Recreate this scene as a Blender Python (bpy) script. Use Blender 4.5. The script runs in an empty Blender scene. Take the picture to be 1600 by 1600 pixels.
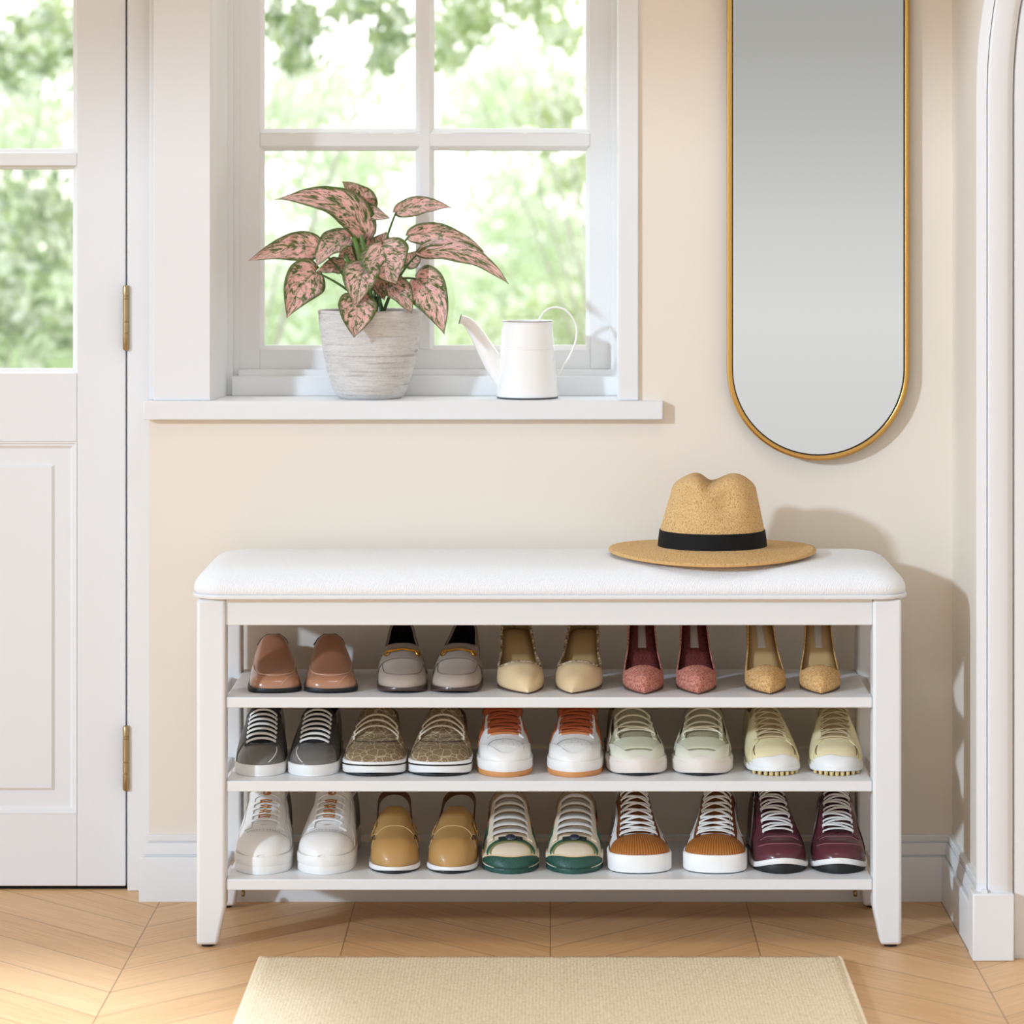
import bpy, bmesh, math, random
import numpy as np
from mathutils import Vector, Matrix
random.seed(7)
PI = math.pi
COL = bpy.context.scene.collection
CAM_H = 1.181          # camera height; the lens axis is level, 5 m in front of the bench legs
FPX = 5000.0           # focal length in pixels of the 1600 px frame

def PX(px, Y): return (px - 860.0) * (5.0 + Y) / FPX
def PZ(py, Y): return CAM_H - (py - 300.0) * (5.0 + Y) / FPX
def PT(px, py, Y): return Vector((PX(px, Y), Y, PZ(py, Y)))

# ------------------------------------------------------------------ materials
def lin(c):
    return tuple((x / 12.92 if x <= 0.04045 else ((x + 0.055) / 1.055) ** 2.4) for x in [v / 255.0 for v in c])
MATS = {}
class NT:
    """small helper round a node tree"""
    def __init__(s, name):
        s.m = bpy.data.materials.new(name); s.m.use_nodes = True
        s.t = s.m.node_tree; s.n = s.t.nodes; s.l = s.t.links
        s.bsdf = s.n['Principled BSDF']; s.out = s.n['Material Output']
    def node(s, typ, **kw):
        n = s.n.new(typ)
        for k, v in kw.items(): setattr(n, k, v)
        return n
    def put(s, sock, val):
        if isinstance(val, bpy.types.NodeSocket): s.l.new(val, sock)
        else: sock.default_value = val
    def math(s, op, a, b=0.0, c=0.0):
        n = s.node('ShaderNodeMath', operation=op)
        s.put(n.inputs[0], a); s.put(n.inputs[1], b); s.put(n.inputs[2], c)
        return n.outputs[0]
    def mix(s, f, a, b):
        n = s.node('ShaderNodeMix', data_type='RGBA')
        s.put(n.inputs[0], f)
        s.put(n.inputs[6], a if isinstance(a, bpy.types.NodeSocket) else (*a, 1))
        s.put(n.inputs[7], b if isinstance(b, bpy.types.NodeSocket) else (*b, 1))
        return n.outputs[2]
    def ramp(s, f, stops):
        n = s.node('ShaderNodeValToRGB'); s.put(n.inputs[0], f)
        e = n.color_ramp.elements
        while len(e) < len(stops): e.new(0.5)
        for i, (p, c) in enumerate(stops):
            e[i].position = p; e[i].color = (*c, 1)
        return n.outputs[0]
    def coord(s, which='Object', scale=(1, 1, 1), rot=(0, 0, 0)):
        tc = s.node('ShaderNodeTexCoord'); mp = s.node('ShaderNodeMapping')
        s.l.new(tc.outputs[which], mp.inputs[0])
        mp.inputs['Scale'].default_value = scale; mp.inputs['Rotation'].default_value = rot
        return mp.outputs[0]
    def noise(s, vec, scale, detail=3, rough=0.5, dist=0.0):
        n = s.node('ShaderNodeTexNoise'); s.put(n.inputs['Vector'], vec)
        n.inputs['Scale'].default_value = scale; n.inputs['Detail'].default_value = detail
        n.inputs['Roughness'].default_value = rough; n.inputs['Distortion'].default_value = dist
        return n.outputs[0]
    def voronoi(s, vec, scale, feature='F1', out=0):
        n = s.node('ShaderNodeTexVoronoi', feature=feature); s.put(n.inputs['Vector'], vec)
        n.inputs['Scale'].default_value = scale
        return n.outputs[out]
    def wave(s, vec, scale, typ='BANDS', dirn='X', dist=0.0, dscale=1.0):
        n = s.node('ShaderNodeTexWave', wave_type=typ)
        if typ == 'BANDS': n.bands_direction = dirn
        else: n.rings_direction = dirn
        s.put(n.inputs['Vector'], vec); n.inputs['Scale'].default_value = scale
        n.inputs['Distortion'].default_value = dist; n.inputs['Detail Scale'].default_value = dscale
        return n.outputs['Fac']
    def bump(s, h, strength=0.3, dist=0.001, prev=None):
        n = s.node('ShaderNodeBump'); s.put(n.inputs['Height'], h)
        n.inputs['Strength'].default_value = strength; n.inputs['Distance'].default_value = dist
        if prev is not None: s.l.new(prev, n.inputs['Normal'])
        s.l.new(n.outputs[0], s.bsdf.inputs['Normal'])
        return n.outputs[0]
    def base(s, c, rough=0.5, metal=0.0, spec=0.5, coat=0.0):
        b = s.bsdf
        s.put(b.inputs['Base Color'], c if isinstance(c, bpy.types.NodeSocket) else (*c, 1))
        s.put(b.inputs['Roughness'], rough); b.inputs['Metallic'].default_value = metal
        b.inputs['Specular IOR Level'].default_value = spec; b.inputs['Coat Weight'].default_value = coat
        b.inputs['Coat Roughness'].default_value = 0.1
        return s

def mat(name, rgb, rough=0.5, metal=0.0, spec=0.5, coat=0.0, var=0.0, vscale=20, bump=0.0, bscale=200, bdist=0.0005):
    if name in MATS: return MATS[name]
    t = NT(name); c = lin(rgb)
    if var:
        f = t.noise(t.coord(), vscale, 4)
        c = t.mix(f, tuple(x * (1 - var) for x in c), tuple(min(1, x * (1 + var)) for x in c))
    t.base(c, rough, metal, spec, coat)
    if bump: t.bump(t.noise(t.coord(), bscale, 3), bump, bdist)
    MATS[name] = t.m
    return t.m

# ------------------------------------------------------------------ mesh building
def link(o, parent=None):
    COL.objects.link(o)
    if parent is not None: o.parent = parent
    return o
def tag(o, label=None, cat=None, group=None, kind=None):
    if label: o['label'] = label
    if cat: o['category'] = cat
    if group: o['group'] = group
    if kind: o['kind'] = kind
    return o
def empty(name, loc, rz=0.0):
    o = bpy.data.objects.new(name, None); o.empty_display_size = 0.05
    o.location = loc; o.rotation_euler = (0, 0, rz)
    return link(o)
def world_loc(o):
    v = Vector((0, 0, 0))
    while o is not None: v += o.location; o = o.parent
    return v

class MB:
    def __init__(s): s.v = []; s.f = []; s.mi = []
    def add(s, vs, fs, mi=0):
        b = len(s.v); s.v += [tuple(v) for v in vs]
        s.f += [tuple(b + i for i in f) for f in fs]; s.mi += [mi] * len(fs)
        return s
    def box(s, x0, x1, y0, y1, z0, z1, mi=0):
        x0, x1 = sorted((x0, x1)); y0, y1 = sorted((y0, y1)); z0, z1 = sorted((z0, z1))
        vs = [(x, y, z) for z in (z0, z1) for y in (y0, y1) for x in (x0, x1)]
        return s.add(vs, [(0, 2, 3, 1), (4, 5, 7, 6), (0, 1, 5, 4), (2, 6, 7, 3), (0, 4, 6, 2), (1, 3, 7, 5)], mi)
    def prism_z(s, poly, z0, z1):          # poly of (x, y) counter-clockwise
        n = len(poly)
        vs = [(x, y, z0) for x, y in poly] + [(x, y, z1) for x, y in poly]
        fs = [tuple(range(n - 1, -1, -1)), tuple(range(n, 2 * n))]
        fs += [(i, (i + 1) % n, n + (i + 1) % n, n + i) for i in range(n)]
        return s.add(vs, fs)
    def loft(s, rings, cap=True, closed=True, mi=0):
        n = len(rings[0]); vs = [p for r in rings for p in r]; fs = []
        for i in range(len(rings) - 1):
            for j in range(n if closed else n - 1):
                k = (j + 1) % n
                fs.append((i * n + j, i * n + k, (i + 1) * n + k, (i + 1) * n + j))
        if cap:
            fs.append(tuple(range(n - 1, -1, -1)))
            fs.append(tuple((len(rings) - 1) * n + j for j in range(n)))
        return s.add(vs, fs, mi)
    def lathe(s, prof, c=(0, 0, 0), n=48, mi=0, cap=False):
        rings = [[(c[0] + r * math.cos(2 * PI * k / n), c[1] + r * math.sin(2 * PI * k / n), c[2] + z) for k in range(n)] for r, z in prof]
        return s.loft(rings, cap=cap, mi=mi)
    def tube(s, pts, r, n=8, cap=True, flat=None, normals=None, closed=False):
        """r: radius or list; flat: second radius along the given normals"""
        pts = [Vector(p) for p in pts]; m = len(pts); rings = []
        up = Vector((0.13, 0.21, 0.97)); N = None
        for i in range(m):
            if closed: T = pts[(i + 1) % m] - pts[i - 1]
            else: T = pts[min(i + 1, m - 1)] - pts[max(i - 1, 0)]
            T.normalize() if T.length > 1e-9 else None
            if normals is not None: N = Vector(normals[i])
            elif N is None: N = up if abs(T.dot(up)) < 0.95 else Vector((1, 0, 0))
            N = N - T * N.dot(T)
            N = N.normalized() if N.length > 1e-9 else T.orthogonal().normalized()
            B = T.cross(N)
            ri = r[i] if isinstance(r, (list, tuple)) else r
            rn = ri if flat is None else flat
            rings.append([pts[i] + B * (math.cos(2 * PI * k / n) * ri) + N * (math.sin(2 * PI * k / n) * rn) for k in range(n)])
        if closed: rings.append(rings[0]); cap = False
        return s.loft(rings, cap=cap)
    def build(s, name, material, parent=None, rel=False, smooth=40, bevel=0.0, solid=None, seg=2, recalc=True, weld=1e-6, matoff=0):
        me = bpy.data.meshes.new(name)
        vs = s.v
        if rel and parent is not None:
            o = world_loc(parent); vs = [(x - o.x, y - o.y, z - o.z) for x, y, z in vs]
        me.from_pydata(vs, [], s.f)
        for m_ in (material if isinstance(material, (list, tuple)) else [material]): me.materials.append(m_)
        me.polygons.foreach_set('material_index', s.mi)
        bm = bmesh.new(); bm.from_mesh(me)
        if weld: bmesh.ops.remove_doubles(bm, verts=bm.verts, dist=weld)
        if recalc: bmesh.ops.recalc_face_normals(bm, faces=bm.faces)
        bm.to_mesh(me); bm.free()
        if smooth:
            me.shade_smooth(); me.set_sharp_from_angle(angle=math.radians(smooth))
        ob = link(bpy.data.objects.new(name, me), parent)
        if bevel:
            b = ob.modifiers.new('bevel', 'BEVEL'); b.width = bevel; b.segments = seg
            b.limit_method = 'ANGLE'; b.angle_limit = math.radians(35)
        if solid is not None:
            d = ob.modifiers.new('solid', 'SOLIDIFY'); d.thickness = abs(solid); d.offset = 1 if solid > 0 else -1
            d.use_even_offset = False; d.material_offset = matoff
        return ob

def curve(pts):
    """monotone cubic through (x, y) points"""
    xs = np.array([p[0] for p in pts], float); ys = np.array([p[1] for p in pts], float)
    h = np.diff(xs); d = np.diff(ys) / h; m = np.zeros(len(xs)); m[0] = d[0]; m[-1] = d[-1]
    for i in range(1, len(xs) - 1):
        m[i] = 0 if d[i - 1] * d[i] <= 0 else 3 * (h[i - 1] + h[i]) / ((2 * h[i] + h[i - 1]) / d[i - 1] + (h[i] + 2 * h[i - 1]) / d[i])
    def f(x):
        x = min(max(x, xs[0]), xs[-1]); i = int(min(max(np.searchsorted(xs, x) - 1, 0), len(xs) - 2))
        t = (x - xs[i]) / h[i]
        return float((2 * t**3 - 3 * t**2 + 1) * ys[i] + (t**3 - 2 * t**2 + t) * h[i] * m[i] + (-2 * t**3 + 3 * t**2) * ys[i + 1] + (t**3 - t**2) * h[i] * m[i + 1])
    return f
def bez(a, b, c, n=12):
    a, b, c = Vector(a), Vector(b), Vector(c)
    return [a * (1 - t)**2 + b * 2 * t * (1 - t) + c * t * t for t in [i / n for i in range(n + 1)]]
def spline(pts, n=8):
    """Catmull-Rom through points"""
    p = [Vector(q) for q in pts]; p = [p[0] * 2 - p[1]] + p + [p[-1] * 2 - p[-2]]; out = []
    for i in range(1, len(p) - 2):
        for k in range(n):
            t = k / n
            out.append(0.5 * ((2 * p[i]) + (p[i + 1] - p[i - 1]) * t + (2 * p[i - 1] - 5 * p[i] + 4 * p[i + 1] - p[i + 2]) * t * t + (3 * p[i] - p[i - 1] - 3 * p[i + 1] + p[i + 2]) * t**3))
    out.append(p[-2]); return out
# ------------------------------------------------------------------ room materials
def wood_floor():
    t = NT('chevron_oak'); W = 0.325; PITCH = 0.14
    tc = t.node('ShaderNodeTexCoord'); sp = t.node('ShaderNodeSeparateXYZ'); t.l.new(tc.outputs['Object'], sp.inputs[0])
    x, y = sp.outputs[0], sp.outputs[1]
    cx = t.math('DIVIDE', x, W); col = t.math('FLOOR', cx); fx = t.math('SUBTRACT', cx, col)
    par = t.math('FLOORED_MODULO', col, 2.0)
    tri = t.math('ADD', fx, t.math('MULTIPLY', par, t.math('SUBTRACT', 1.0, t.math('MULTIPLY', fx, 2.0))))
    v = t.math('DIVIDE', t.math('SUBTRACT', y, t.math('MULTIPLY', tri, W)), PITCH)
    pid = t.math('FLOOR', v); fv = t.math('SUBTRACT', v, pid)
    cmb = t.node('ShaderNodeCombineXYZ'); t.put(cmb.inputs[0], col); t.put(cmb.inputs[1], pid)
    wn = t.node('ShaderNodeTexWhiteNoise', noise_dimensions='3D'); t.l.new(cmb.outputs[0], wn.inputs['Vector'])
    rnd = wn.outputs['Value']
    g = t.node('ShaderNodeCombineXYZ')
    t.put(g.inputs[0], t.math('MULTIPLY', v, 14.0)); t.put(g.inputs[1], t.math('MULTIPLY', tri, 1.3)); t.put(g.inputs[2], t.math('MULTIPLY', rnd, 37.0))
    grain = t.noise(g.outputs[0], 1.0, 6, 0.68, 2.2)
    g2 = t.node('ShaderNodeCombineXYZ')
    t.put(g2.inputs[0], t.math('MULTIPLY', v, 70.0)); t.put(g2.inputs[1], t.math('MULTIPLY', tri, 5.0)); t.put(g2.inputs[2], rnd)
    fine = t.noise(g2.outputs[0], 1.0, 3, 0.6, 0.3)
    c = t.ramp(grain, [(0.28, lin((178, 132, 86))), (0.46, lin((210, 168, 120))), (0.6, lin((218, 180, 134))), (0.8, lin((232, 200, 158)))])
    c = t.mix(t.math('MULTIPLY', t.ramp(fine, [(.42, (0, 0, 0)), (.75, (1, 1, 1))]), 0.55), c, lin((170, 124, 78)))
    c = t.mix(t.math('MULTIPLY', rnd, 0.38), c, lin((228, 194, 150)))
    e1 = t.math('LESS_THAN', fv, 0.012); e2 = t.math('GREATER_THAN', fv, 0.990)
    e3 = t.math('LESS_THAN', fx, 0.0032); e4 = t.math('GREATER_THAN', fx, 0.9968)
    gap = t.math('MAXIMUM', t.math('MAXIMUM', e1, e2), t.math('MAXIMUM', e3, e4))
    c = t.mix(t.math('MULTIPLY', gap, 0.6), c, lin((88, 60, 36)))
    t.base(c, 0.42, spec=0.4)
    t.bump(t.math('SUBTRACT', t.math('MULTIPLY', fine, 0.25), gap), 0.25, 0.0008)
    return t.m
M_WALL = mat('cream_plaster', (230, 222, 210), 0.85, spec=0.2, bump=0.06, bscale=350, bdist=0.0004)
M_WHITE = mat('white_paint', (227, 229, 231), 0.45, spec=0.35)
M_CEIL = mat('ceiling_paint', (240, 238, 234), 0.9, spec=0.1)
M_BENCH = mat('white_lacquer', (227, 229, 231), 0.38, spec=0.4)
M_BRASS = mat('aged_brass', (170, 148, 110), 0.36, metal=1.0)
M_BLACK = mat('black_rubber', (18, 18, 18), 0.7)
M_GAP = mat('door_gap_shade', (26, 26, 25), 0.9, spec=0.1)  # near-black colour stands in for the shade in the gaps round the door
def glass_mat():
    t = NT('window_glass'); tr = t.node('ShaderNodeBsdfTransparent'); gl = t.node('ShaderNodeBsdfGlossy')
    gl.inputs['Roughness'].default_value = 0.02; mx = t.node('ShaderNodeMixShader'); mx.inputs[0].default_value = 0.05
    t.l.new(tr.outputs[0], mx.inputs[1]); t.l.new(gl.outputs[0], mx.inputs[2]); t.l.new(mx.outputs[0], t.out.inputs[0])
    return t.m
M_GLASS = glass_mat()
def structure(name, mb, m, parent=None, **kw):
    o = mb.build(name, m, parent, **kw); o['kind'] = 'structure'; return o

# ------------------------------------------------------------------ shell
X_CORNER0 = PX(1488, 0.345) + 0.02
YW = 0.345                                  # wall plane behind the bench
X_CORNER = PX(1488, YW); X_LEFT = PX(233, YW); Y_ARCH = -0.06; CEIL = 2.9
SILL_Z = 0.833
structure('floor', MB().box(-6, 4.2, -6, 0.62, -0.06, 0).box(X_CORNER0, 4.2, 0.62, 2.5, -0.06, 0), wood_floor())
structure('ceiling', MB().box(-6, 4.2, -3.05, 0.75, CEIL, CEIL + 0.15), M_CEIL)
wx0, wx1, WTOP = PX(300, YW), PX(985, YW), 2.05
w = MB()
w.box(X_LEFT, X_CORNER + 0.1, YW, YW + 0.25, 0, SILL_Z - 0.032)
w.box(wx1, X_CORNER + 0.1, YW, YW + 0.25, SILL_Z - 0.032, CEIL)
w.box(X_LEFT, wx1, YW, YW + 0.25, WTOP, CEIL)
w.box(PX(243, YW), wx0, YW, YW + 0.25, SILL_Z - 0.032, WTOP); w.box(X_LEFT, wx0, YW + .02, YW + 0.25, SILL_Z - 0.032, WTOP)
structure('wall_back', w, M_WALL)
Y_DOOR = 0.417
dx0, dx1 = PX(-560, Y_DOOR), PX(196, Y_DOOR)
w = MB(); w.box(-6, dx0 - 0.07, 0.42, 0.6, 0, CEIL); w.box(dx0 - 0.07, X_LEFT + 0.03, 0.42, 0.6, 2.12, CEIL)
structure('wall_left', w, M_WALL)
# right return wall and the wall with the arch
AR = 0.92; ACX = PX(1527, -0.075) + AR; ASP = PZ(150, -0.075)
w = MB(); w.box(X_CORNER, X_CORNER + 0.1, Y_ARCH + 0.003, YW + 0.25, 0, CEIL)
structure('wall_right', w, M_WALL)
n = 40; ri = AR - 0.012; aw = []
for i in range(n + 1):
    a = PI - PI * i / n
    aw.append((ACX + ri * math.cos(a), ASP + ri * math.sin(a)))
ring = []
for (x, z) in [(X_CORNER, 0)] + [(X_CORNER, ASP)] + aw + [(ACX + ri + 0.3, 0)]: ring.append((x, z))
w = MB()
top = [(min(max(x, X_CORNER), 4.2), CEIL) for x, z in aw]
low = [(max(x, X_CORNER), z) for x, z in aw]
for i in range(n):
    a, b, c, d = low[i], low[i + 1], top[i + 1], top[i]
    q = [(p[0], y, p[1]) for y in (Y_ARCH, Y_ARCH + 0.1) for p in (a, b, c, d)]
    w.add(q, [(0, 1, 2, 3), (7, 6, 5, 4), (0, 4, 5, 1), (3, 2, 6, 7)])
w.box(X_CORNER + 0.09, low[0][0] + 0.10, Y_ARCH, Y_ARCH + 0.1, 0, ASP)
w.box(low[-1][0] - 0.01, 4.2, Y_ARCH, Y_ARCH + 0.1, 0, CEIL)
structure('wall_arch', w, M_WALL)
structure('wall_hall', MB().box(X_CORNER + 0.1, 4.2, 2.4, 2.5, 0, CEIL), M_WALL)
# arch architrave: stepped profile swept up, over and down
def arch_sweep(prof, z_base):
    rings = []
    path = [(PI, z_base), (PI, ASP * 0.5)] + [(PI - PI * i / 64, None) for i in range(65)] + [(0, ASP * 0.5), (0, z_base)]
    for a, z in path:
        rings.append([(ACX + (AR - r) * math.cos(a), y, (ASP + (AR - r) * math.sin(a)) if z is None else z) for r, y in prof])
    return rings
k = 4.92 / 5000
tr = empty('trim_1', (ACX - AR, -0.075, 0)); tr['kind'] = 'structure'
structure('outer_fillet', MB().loft(arch_sweep([(0, Y_ARCH), (0, -0.068), (0.001, -0.070), (15 * k, -0.072), (16 * k, Y_ARCH)], 0.09)), M_WHITE, tr, rel=True)
structure('architrave', MB().loft(arch_sweep([(16.5 * k, Y_ARCH), (16.5 * k, -0.074), (19 * k, -0.078), (44 * k, -0.080), (50 * k, -0.076), (53 * k, -0.072), (56 * k, -0.070), (56 * k, Y_ARCH)], 0.09)), M_WHITE, tr, rel=True)
structure('inner_jamb', MB().loft(arch_sweep([(57 * k, Y_ARCH + 0.1), (58.5 * k, -0.066), (60 * k, -0.068), (120 * k, -0.068), (122 * k, Y_ARCH + 0.1)], 0.0)), M_WHITE, tr, rel=True)
for sx in (-1, 1):
    xa = ACX - AR if sx < 0 else ACX + AR
    xo, xi = (PX(1520, -0.09), PX(1585, -0.09)) if sx < 0 else (2 * ACX - PX(1585, -0.09), 2 * ACX - PX(1520, -0.09))
    structure('plinth_block', MB().box(xo, xi, -0.09, Y_ARCH + 0.02, 0, PZ(1397, -0.09)), M_WHITE, tr, rel=True, bevel=0.0025)
# skirting boards
BH = PZ(1307, 0.325)
prof = [(0.0, 0), (0.020, 0), (0.020, 0.071), (0.0190, 0.0728), (0.0180, 0.0738), (0.0105, 0.0742), (0.0105, 0.0768), (0.0142, 0.0774), (0.014, 0.0790), (0.0135, 0.082), (0.0115, 0.090), (0.0095, 0.0955), (0.0055, 0.0962), (0.0055, 0.0982), (0.0088, 0.0986), (0.0088, BH - 0.002), (0.007, BH), (0, BH)]
x0, x1 = PX(217, 0.325), X_CORNER
rings = [[(x0 + (0.020 - d), YW - d, z) for d, z in prof], [(x1 - d, YW - d, z) for d, z in prof]]
structure('baseboard_back', MB().loft(rings), M_WHITE)
rings = [[(x1 - d, YW - d, z) for d, z in prof], [(x1 - d, -0.085, z) for d, z in prof]]
structure('baseboard_right', MB().loft(rings), M_WHITE)

# ------------------------------------------------------------------ window
win = empty('window_1', (PX(640, 0.49), 0.49, SILL_Z)); win['kind'] = 'structure'
def wbox(name, px0, px1, py0, py1, Y, back, bevel=0.0015, m=None):
    return MB().box(PX(px0, Y), PX(px1, Y), Y, back, PZ(py1, Y), PZ(py0, Y))
FT = -135                                    # top of the sash in picture rows, above the frame
def wpart(name, mb, m=None, bevel=0.0015): return structure(name, mb, m or M_WHITE, win, rel=True, bevel=bevel)
TOPZ = 1.86
b = MB(); b.box(PX(240, .338), PX(329, .338), .338, 0.40, SILL_Z, TOPZ + 0.02); b.box(PX(233.3, .357), PX(243, .357), .357, 0.40, SILL_Z, WTOP - .002)
b.prism_z([(PX(300, .34), .40), (PX(329, .34), .345), (PX(333, .347), .349), (PX(356, .475), .475), (PX(356, .475), .53), (PX(300, .34), .53)], SILL_Z, TOPZ)
wpart('casing', b)
b = MB(); b.box(PX(966, .338), PX(998, .338), .338, 0.53, SILL_Z, TOPZ + 0.02)
wpart('casing', b, bevel=0.002)
wpart('head_casing', MB().box(PX(240, .338), PX(998, .338), .336, 0.53, TOPZ, TOPZ + 0.12))
b = MB(); b.box(PX(354, .475), PX(364, .475), .474, 0.53, SILL_Z, TOPZ); b.box(PX(364, .485), PX(374, .485), .485, 0.53, SILL_Z, TOPZ)
wpart('stop_bead', b)
b = MB(); b.box(PX(955, .475), PX(968, .475), .474, 0.53, SILL_Z, TOPZ); b.box(PX(951, .484), PX(956, .484), .484, 0.53, SILL_Z, TOPZ)
wpart('stop_bead', b)
b = MB(); b.box(PX(362, .462), PX(967, .462), .462, 0.53, SILL_Z, PZ(588, .462)); b.box(PX(372, .474), PX(957, .474), .474, 0.53, PZ(590, .474), PZ(577.5, .474))
wpart('bottom_board', b)
# sash
YS = 0.490
b = MB()
b.box(PX(373, YS), PX(406, YS), YS, .53, PZ(577, YS), PZ(FT - 40, YS)); b.box(PX(922, YS), PX(953, YS), YS, .53, PZ(577, YS), PZ(FT - 40, YS))
b.box(PX(406, YS), PX(922, YS), YS, .53, PZ(577, YS), PZ(546, YS)); b.box(PX(406, YS), PX(922, YS), YS, .53, PZ(FT, YS), PZ(FT - 40, YS))
wpart('sash', b)
b = MB()
b.box(PX(655, YS), PX(672, YS), YS, .528, PZ(546, YS), PZ(FT, YS)); b.box(PX(406, YS), PX(922, YS), YS + .0005, .528, PZ(229, YS), PZ(208, YS))
wpart('muntin', b)
cols = [(405.5, 656), (671, 922.5)]; rows = [(207.5, FT - .5), (546.5, 228.5)]
for (a0, a1) in cols:
    for (r1, r0) in rows:
        x0, x1 = PX(a0, YS), PX(a1, YS); z0, z1 = PZ(r1, YS), PZ(r0, YS); w_ = 7.2 * 5.49 / 5000
        rr = []
        for (e, y) in ((0, YS + .001), (0.0012, YS + .002), (0.003, YS + .0045), (w_ - .002, YS + .007), (w_, YS + .010), (w_, YS + .016), (0, YS + .016), (0, YS + .001)):
            rr.append([(x0 + e, y, z0 + e), (x1 - e, y, z0 + e), (x1 - e, y, z1 - e), (x0 + e, y, z1 - e)])
        wpart('glazing_bead', MB().loft(rr, cap=False), bevel=0)
        structure('pane', MB().box(x0 + .002, x1 - .002, YS + .012, YS + .0155, z0 + .002, z1 - .002), M_GLASS, win, rel=True)
# outer closing reveal
sl = MB().box(PX(224, .325), PX(1036, .325), .325, .53, PZ(656, .325), SILL_Z)
wpart('sill', sl, bevel=0.0018)

# ------------------------------------------------------------------ door
door = empty('door_1', (dx0, Y_DOOR, 0)); door['kind'] = 'structure'
DZ0, DZ1 = 0.006, 2.06; YD = Y_DOOR
def dpart(name, mb, m=None, bevel=0.0012, parent=None): return structure(name, mb, m or M_WHITE, parent or door, rel=True, bevel=bevel)
gx = [(-488, -195), (-165, 114)]
b = MB(); b.box(PX(120.4, YD), dx1, YD, YD + .04, DZ0, DZ1)
dpart('stile', b)
b = MB(); b.box(dx0, PX(-494, YD), YD, YD + .04, DZ0, DZ1)
dpart('stile', b)
b = MB(); b.box(PX(-494, YD), PX(120, YD), YD + .0004, YD + .04, PZ(690, YD), PZ(584, YD))
dpart('lock_rail', b)
b = MB(); b.box(PX(-494, YD), PX(120, YD), YD + .0004, YD + .04, DZ0, PZ(1272, YD))
dpart('bottom_rail', b)
dpart('top_rail', MB().box(PX(-494, YD), PX(120, YD), YD + .0004, YD + .04, 1.95, DZ1))
b = MB(); b.box(PX(-201, YD), PX(-159, YD), YD + .001, YD + .038, PZ(584, YD), 1.95)
for py in (249, -88): b.box(PX(-494, YD), PX(120, YD), YD + .0015, YD + .038, PZ(py + 10, YD), PZ(py - 10, YD))
dpart('muntin', b)
zr = [(PZ(584, YD), PZ(257, YD)), (PZ(240, YD), PZ(-80, YD)), (PZ(-97, YD), 1.95)]
for a0, a1 in ((-494.5, -200.5), (-159.5, 120.5)):
    for z0, z1 in zr:
        x0, x1 = PX(a0, YD), PX(a1, YD); w_ = 8 * 5.417 / 5000; rr = []
        for e, y in ((0, YD + .002), (.001, YD + .0022), (.0025, YD + .006), (w_ - .0025, YD + .009), (w_, YD + .012), (w_, YD + .018), (0, YD + .018), (0, YD + .002)):
            rr.append([(x0 + e, y, z0 + e), (x1 - e, y, z0 + e), (x1 - e, y, z1 - e), (x0 + e, y, z1 - e)])
        dpart('glazing_bead', MB().loft(rr, cap=False), bevel=0)
        structure('pane', MB().box(x0 + .002, x1 - .002, YD + .013, YD + .0175, z0 + .002, z1 - .002), M_GLASS, door, rel=True)
x0, x1, z0, z1 = PX(-494, YD), PX(120, YD), PZ(1272, YD), PZ(690, YD)
rr = []; K = 5.417 / 5000
for e, y in ((0, YD + .0006), (2 * K, YD + .0006), (4 * K, YD + .0035), (6.5 * K, YD + .0035), (9 * K, YD + .006), (11 * K, YD + .0085), (34 * K, YD + .0085), (36 * K, YD + .0085), (40 * K, YD + .004), (40.5 * K, YD + .004)):
    rr.append([(x0 + e, y, z0 + e), (x1 - e, y, z0 + e), (x1 - e, y, z1 - e), (x0 + e, y, z1 - e)])
p = MB().loft(rr, cap=False); q = rr[-1]; p.add(q, [(0, 1, 2, 3)])
p.box(x0, x1, YD + .012, YD + .03, z0, z1)
dpart('panel', p, bevel=0)
for (ya, yb) in ((446, 548), (1134, 1236)):
    hg = MB(); cy = .4035; cxh = PX(197, cy); za, zb_ = PZ(yb, cy), PZ(ya, cy); hh = zb_ - za; r = 5.2 * 5.4 / 5000
    pr = [(0.0, 0), (r * .7, .0006), (r, .003)]
    for g in (.19, .235, .27, .60, .75, .80):
        zz = hh * (1 - g); pr += []
    cuts = sorted([hh * (1 - g) for g in (.16, .20, .55, .73)])
    for zc in cuts: pr += [(r, zc - .0012), (r * .86, zc - .0006), (r * .86, zc + .0006), (r, zc + .0012)]
    pr += [(r, hh - .002), (r * .8, hh), (0, hh)]
    hg.lathe(pr, (cxh, cy, za), 20)
    o = dpart('hinge', hg, M_BRASS, bevel=0)
    lf = MB().box(cxh - .0135, cxh - .002, YD - .0014, YD + .001, za + .003, zb_ - .003)
fr = empty('trim_2', (PX(216, .40), .40, 0)); fr['kind'] = 'structure'
b = MB(); b.box(PX(198.8, .405), PX(250, .405), .405, .47, 0, 2.10)
structure('jamb', b, M_WHITE, fr, rel=True, bevel=0.002)
b = MB(); b.box(dx0 - .07, dx0 - .004, .405, .47, 0, 2.10); structure('jamb', b, M_WHITE, fr, rel=True, bevel=0.002)
structure('head_jamb', MB().box(dx0 - .07, PX(250, .405), .405, .47, 2.065, 2.13), M_WHITE, fr, rel=True, bevel=0.002)
structure('door_stop', MB().box(dx1 - .012, PX(205, .43), YD + .0405, .475, 0, 2.08), M_GAP, fr, rel=True)
structure('threshold', MB().box(dx0 - .07, PX(199, .42), .424, .6, -0.002, 0.004), M_GAP, fr, rel=True)
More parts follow.
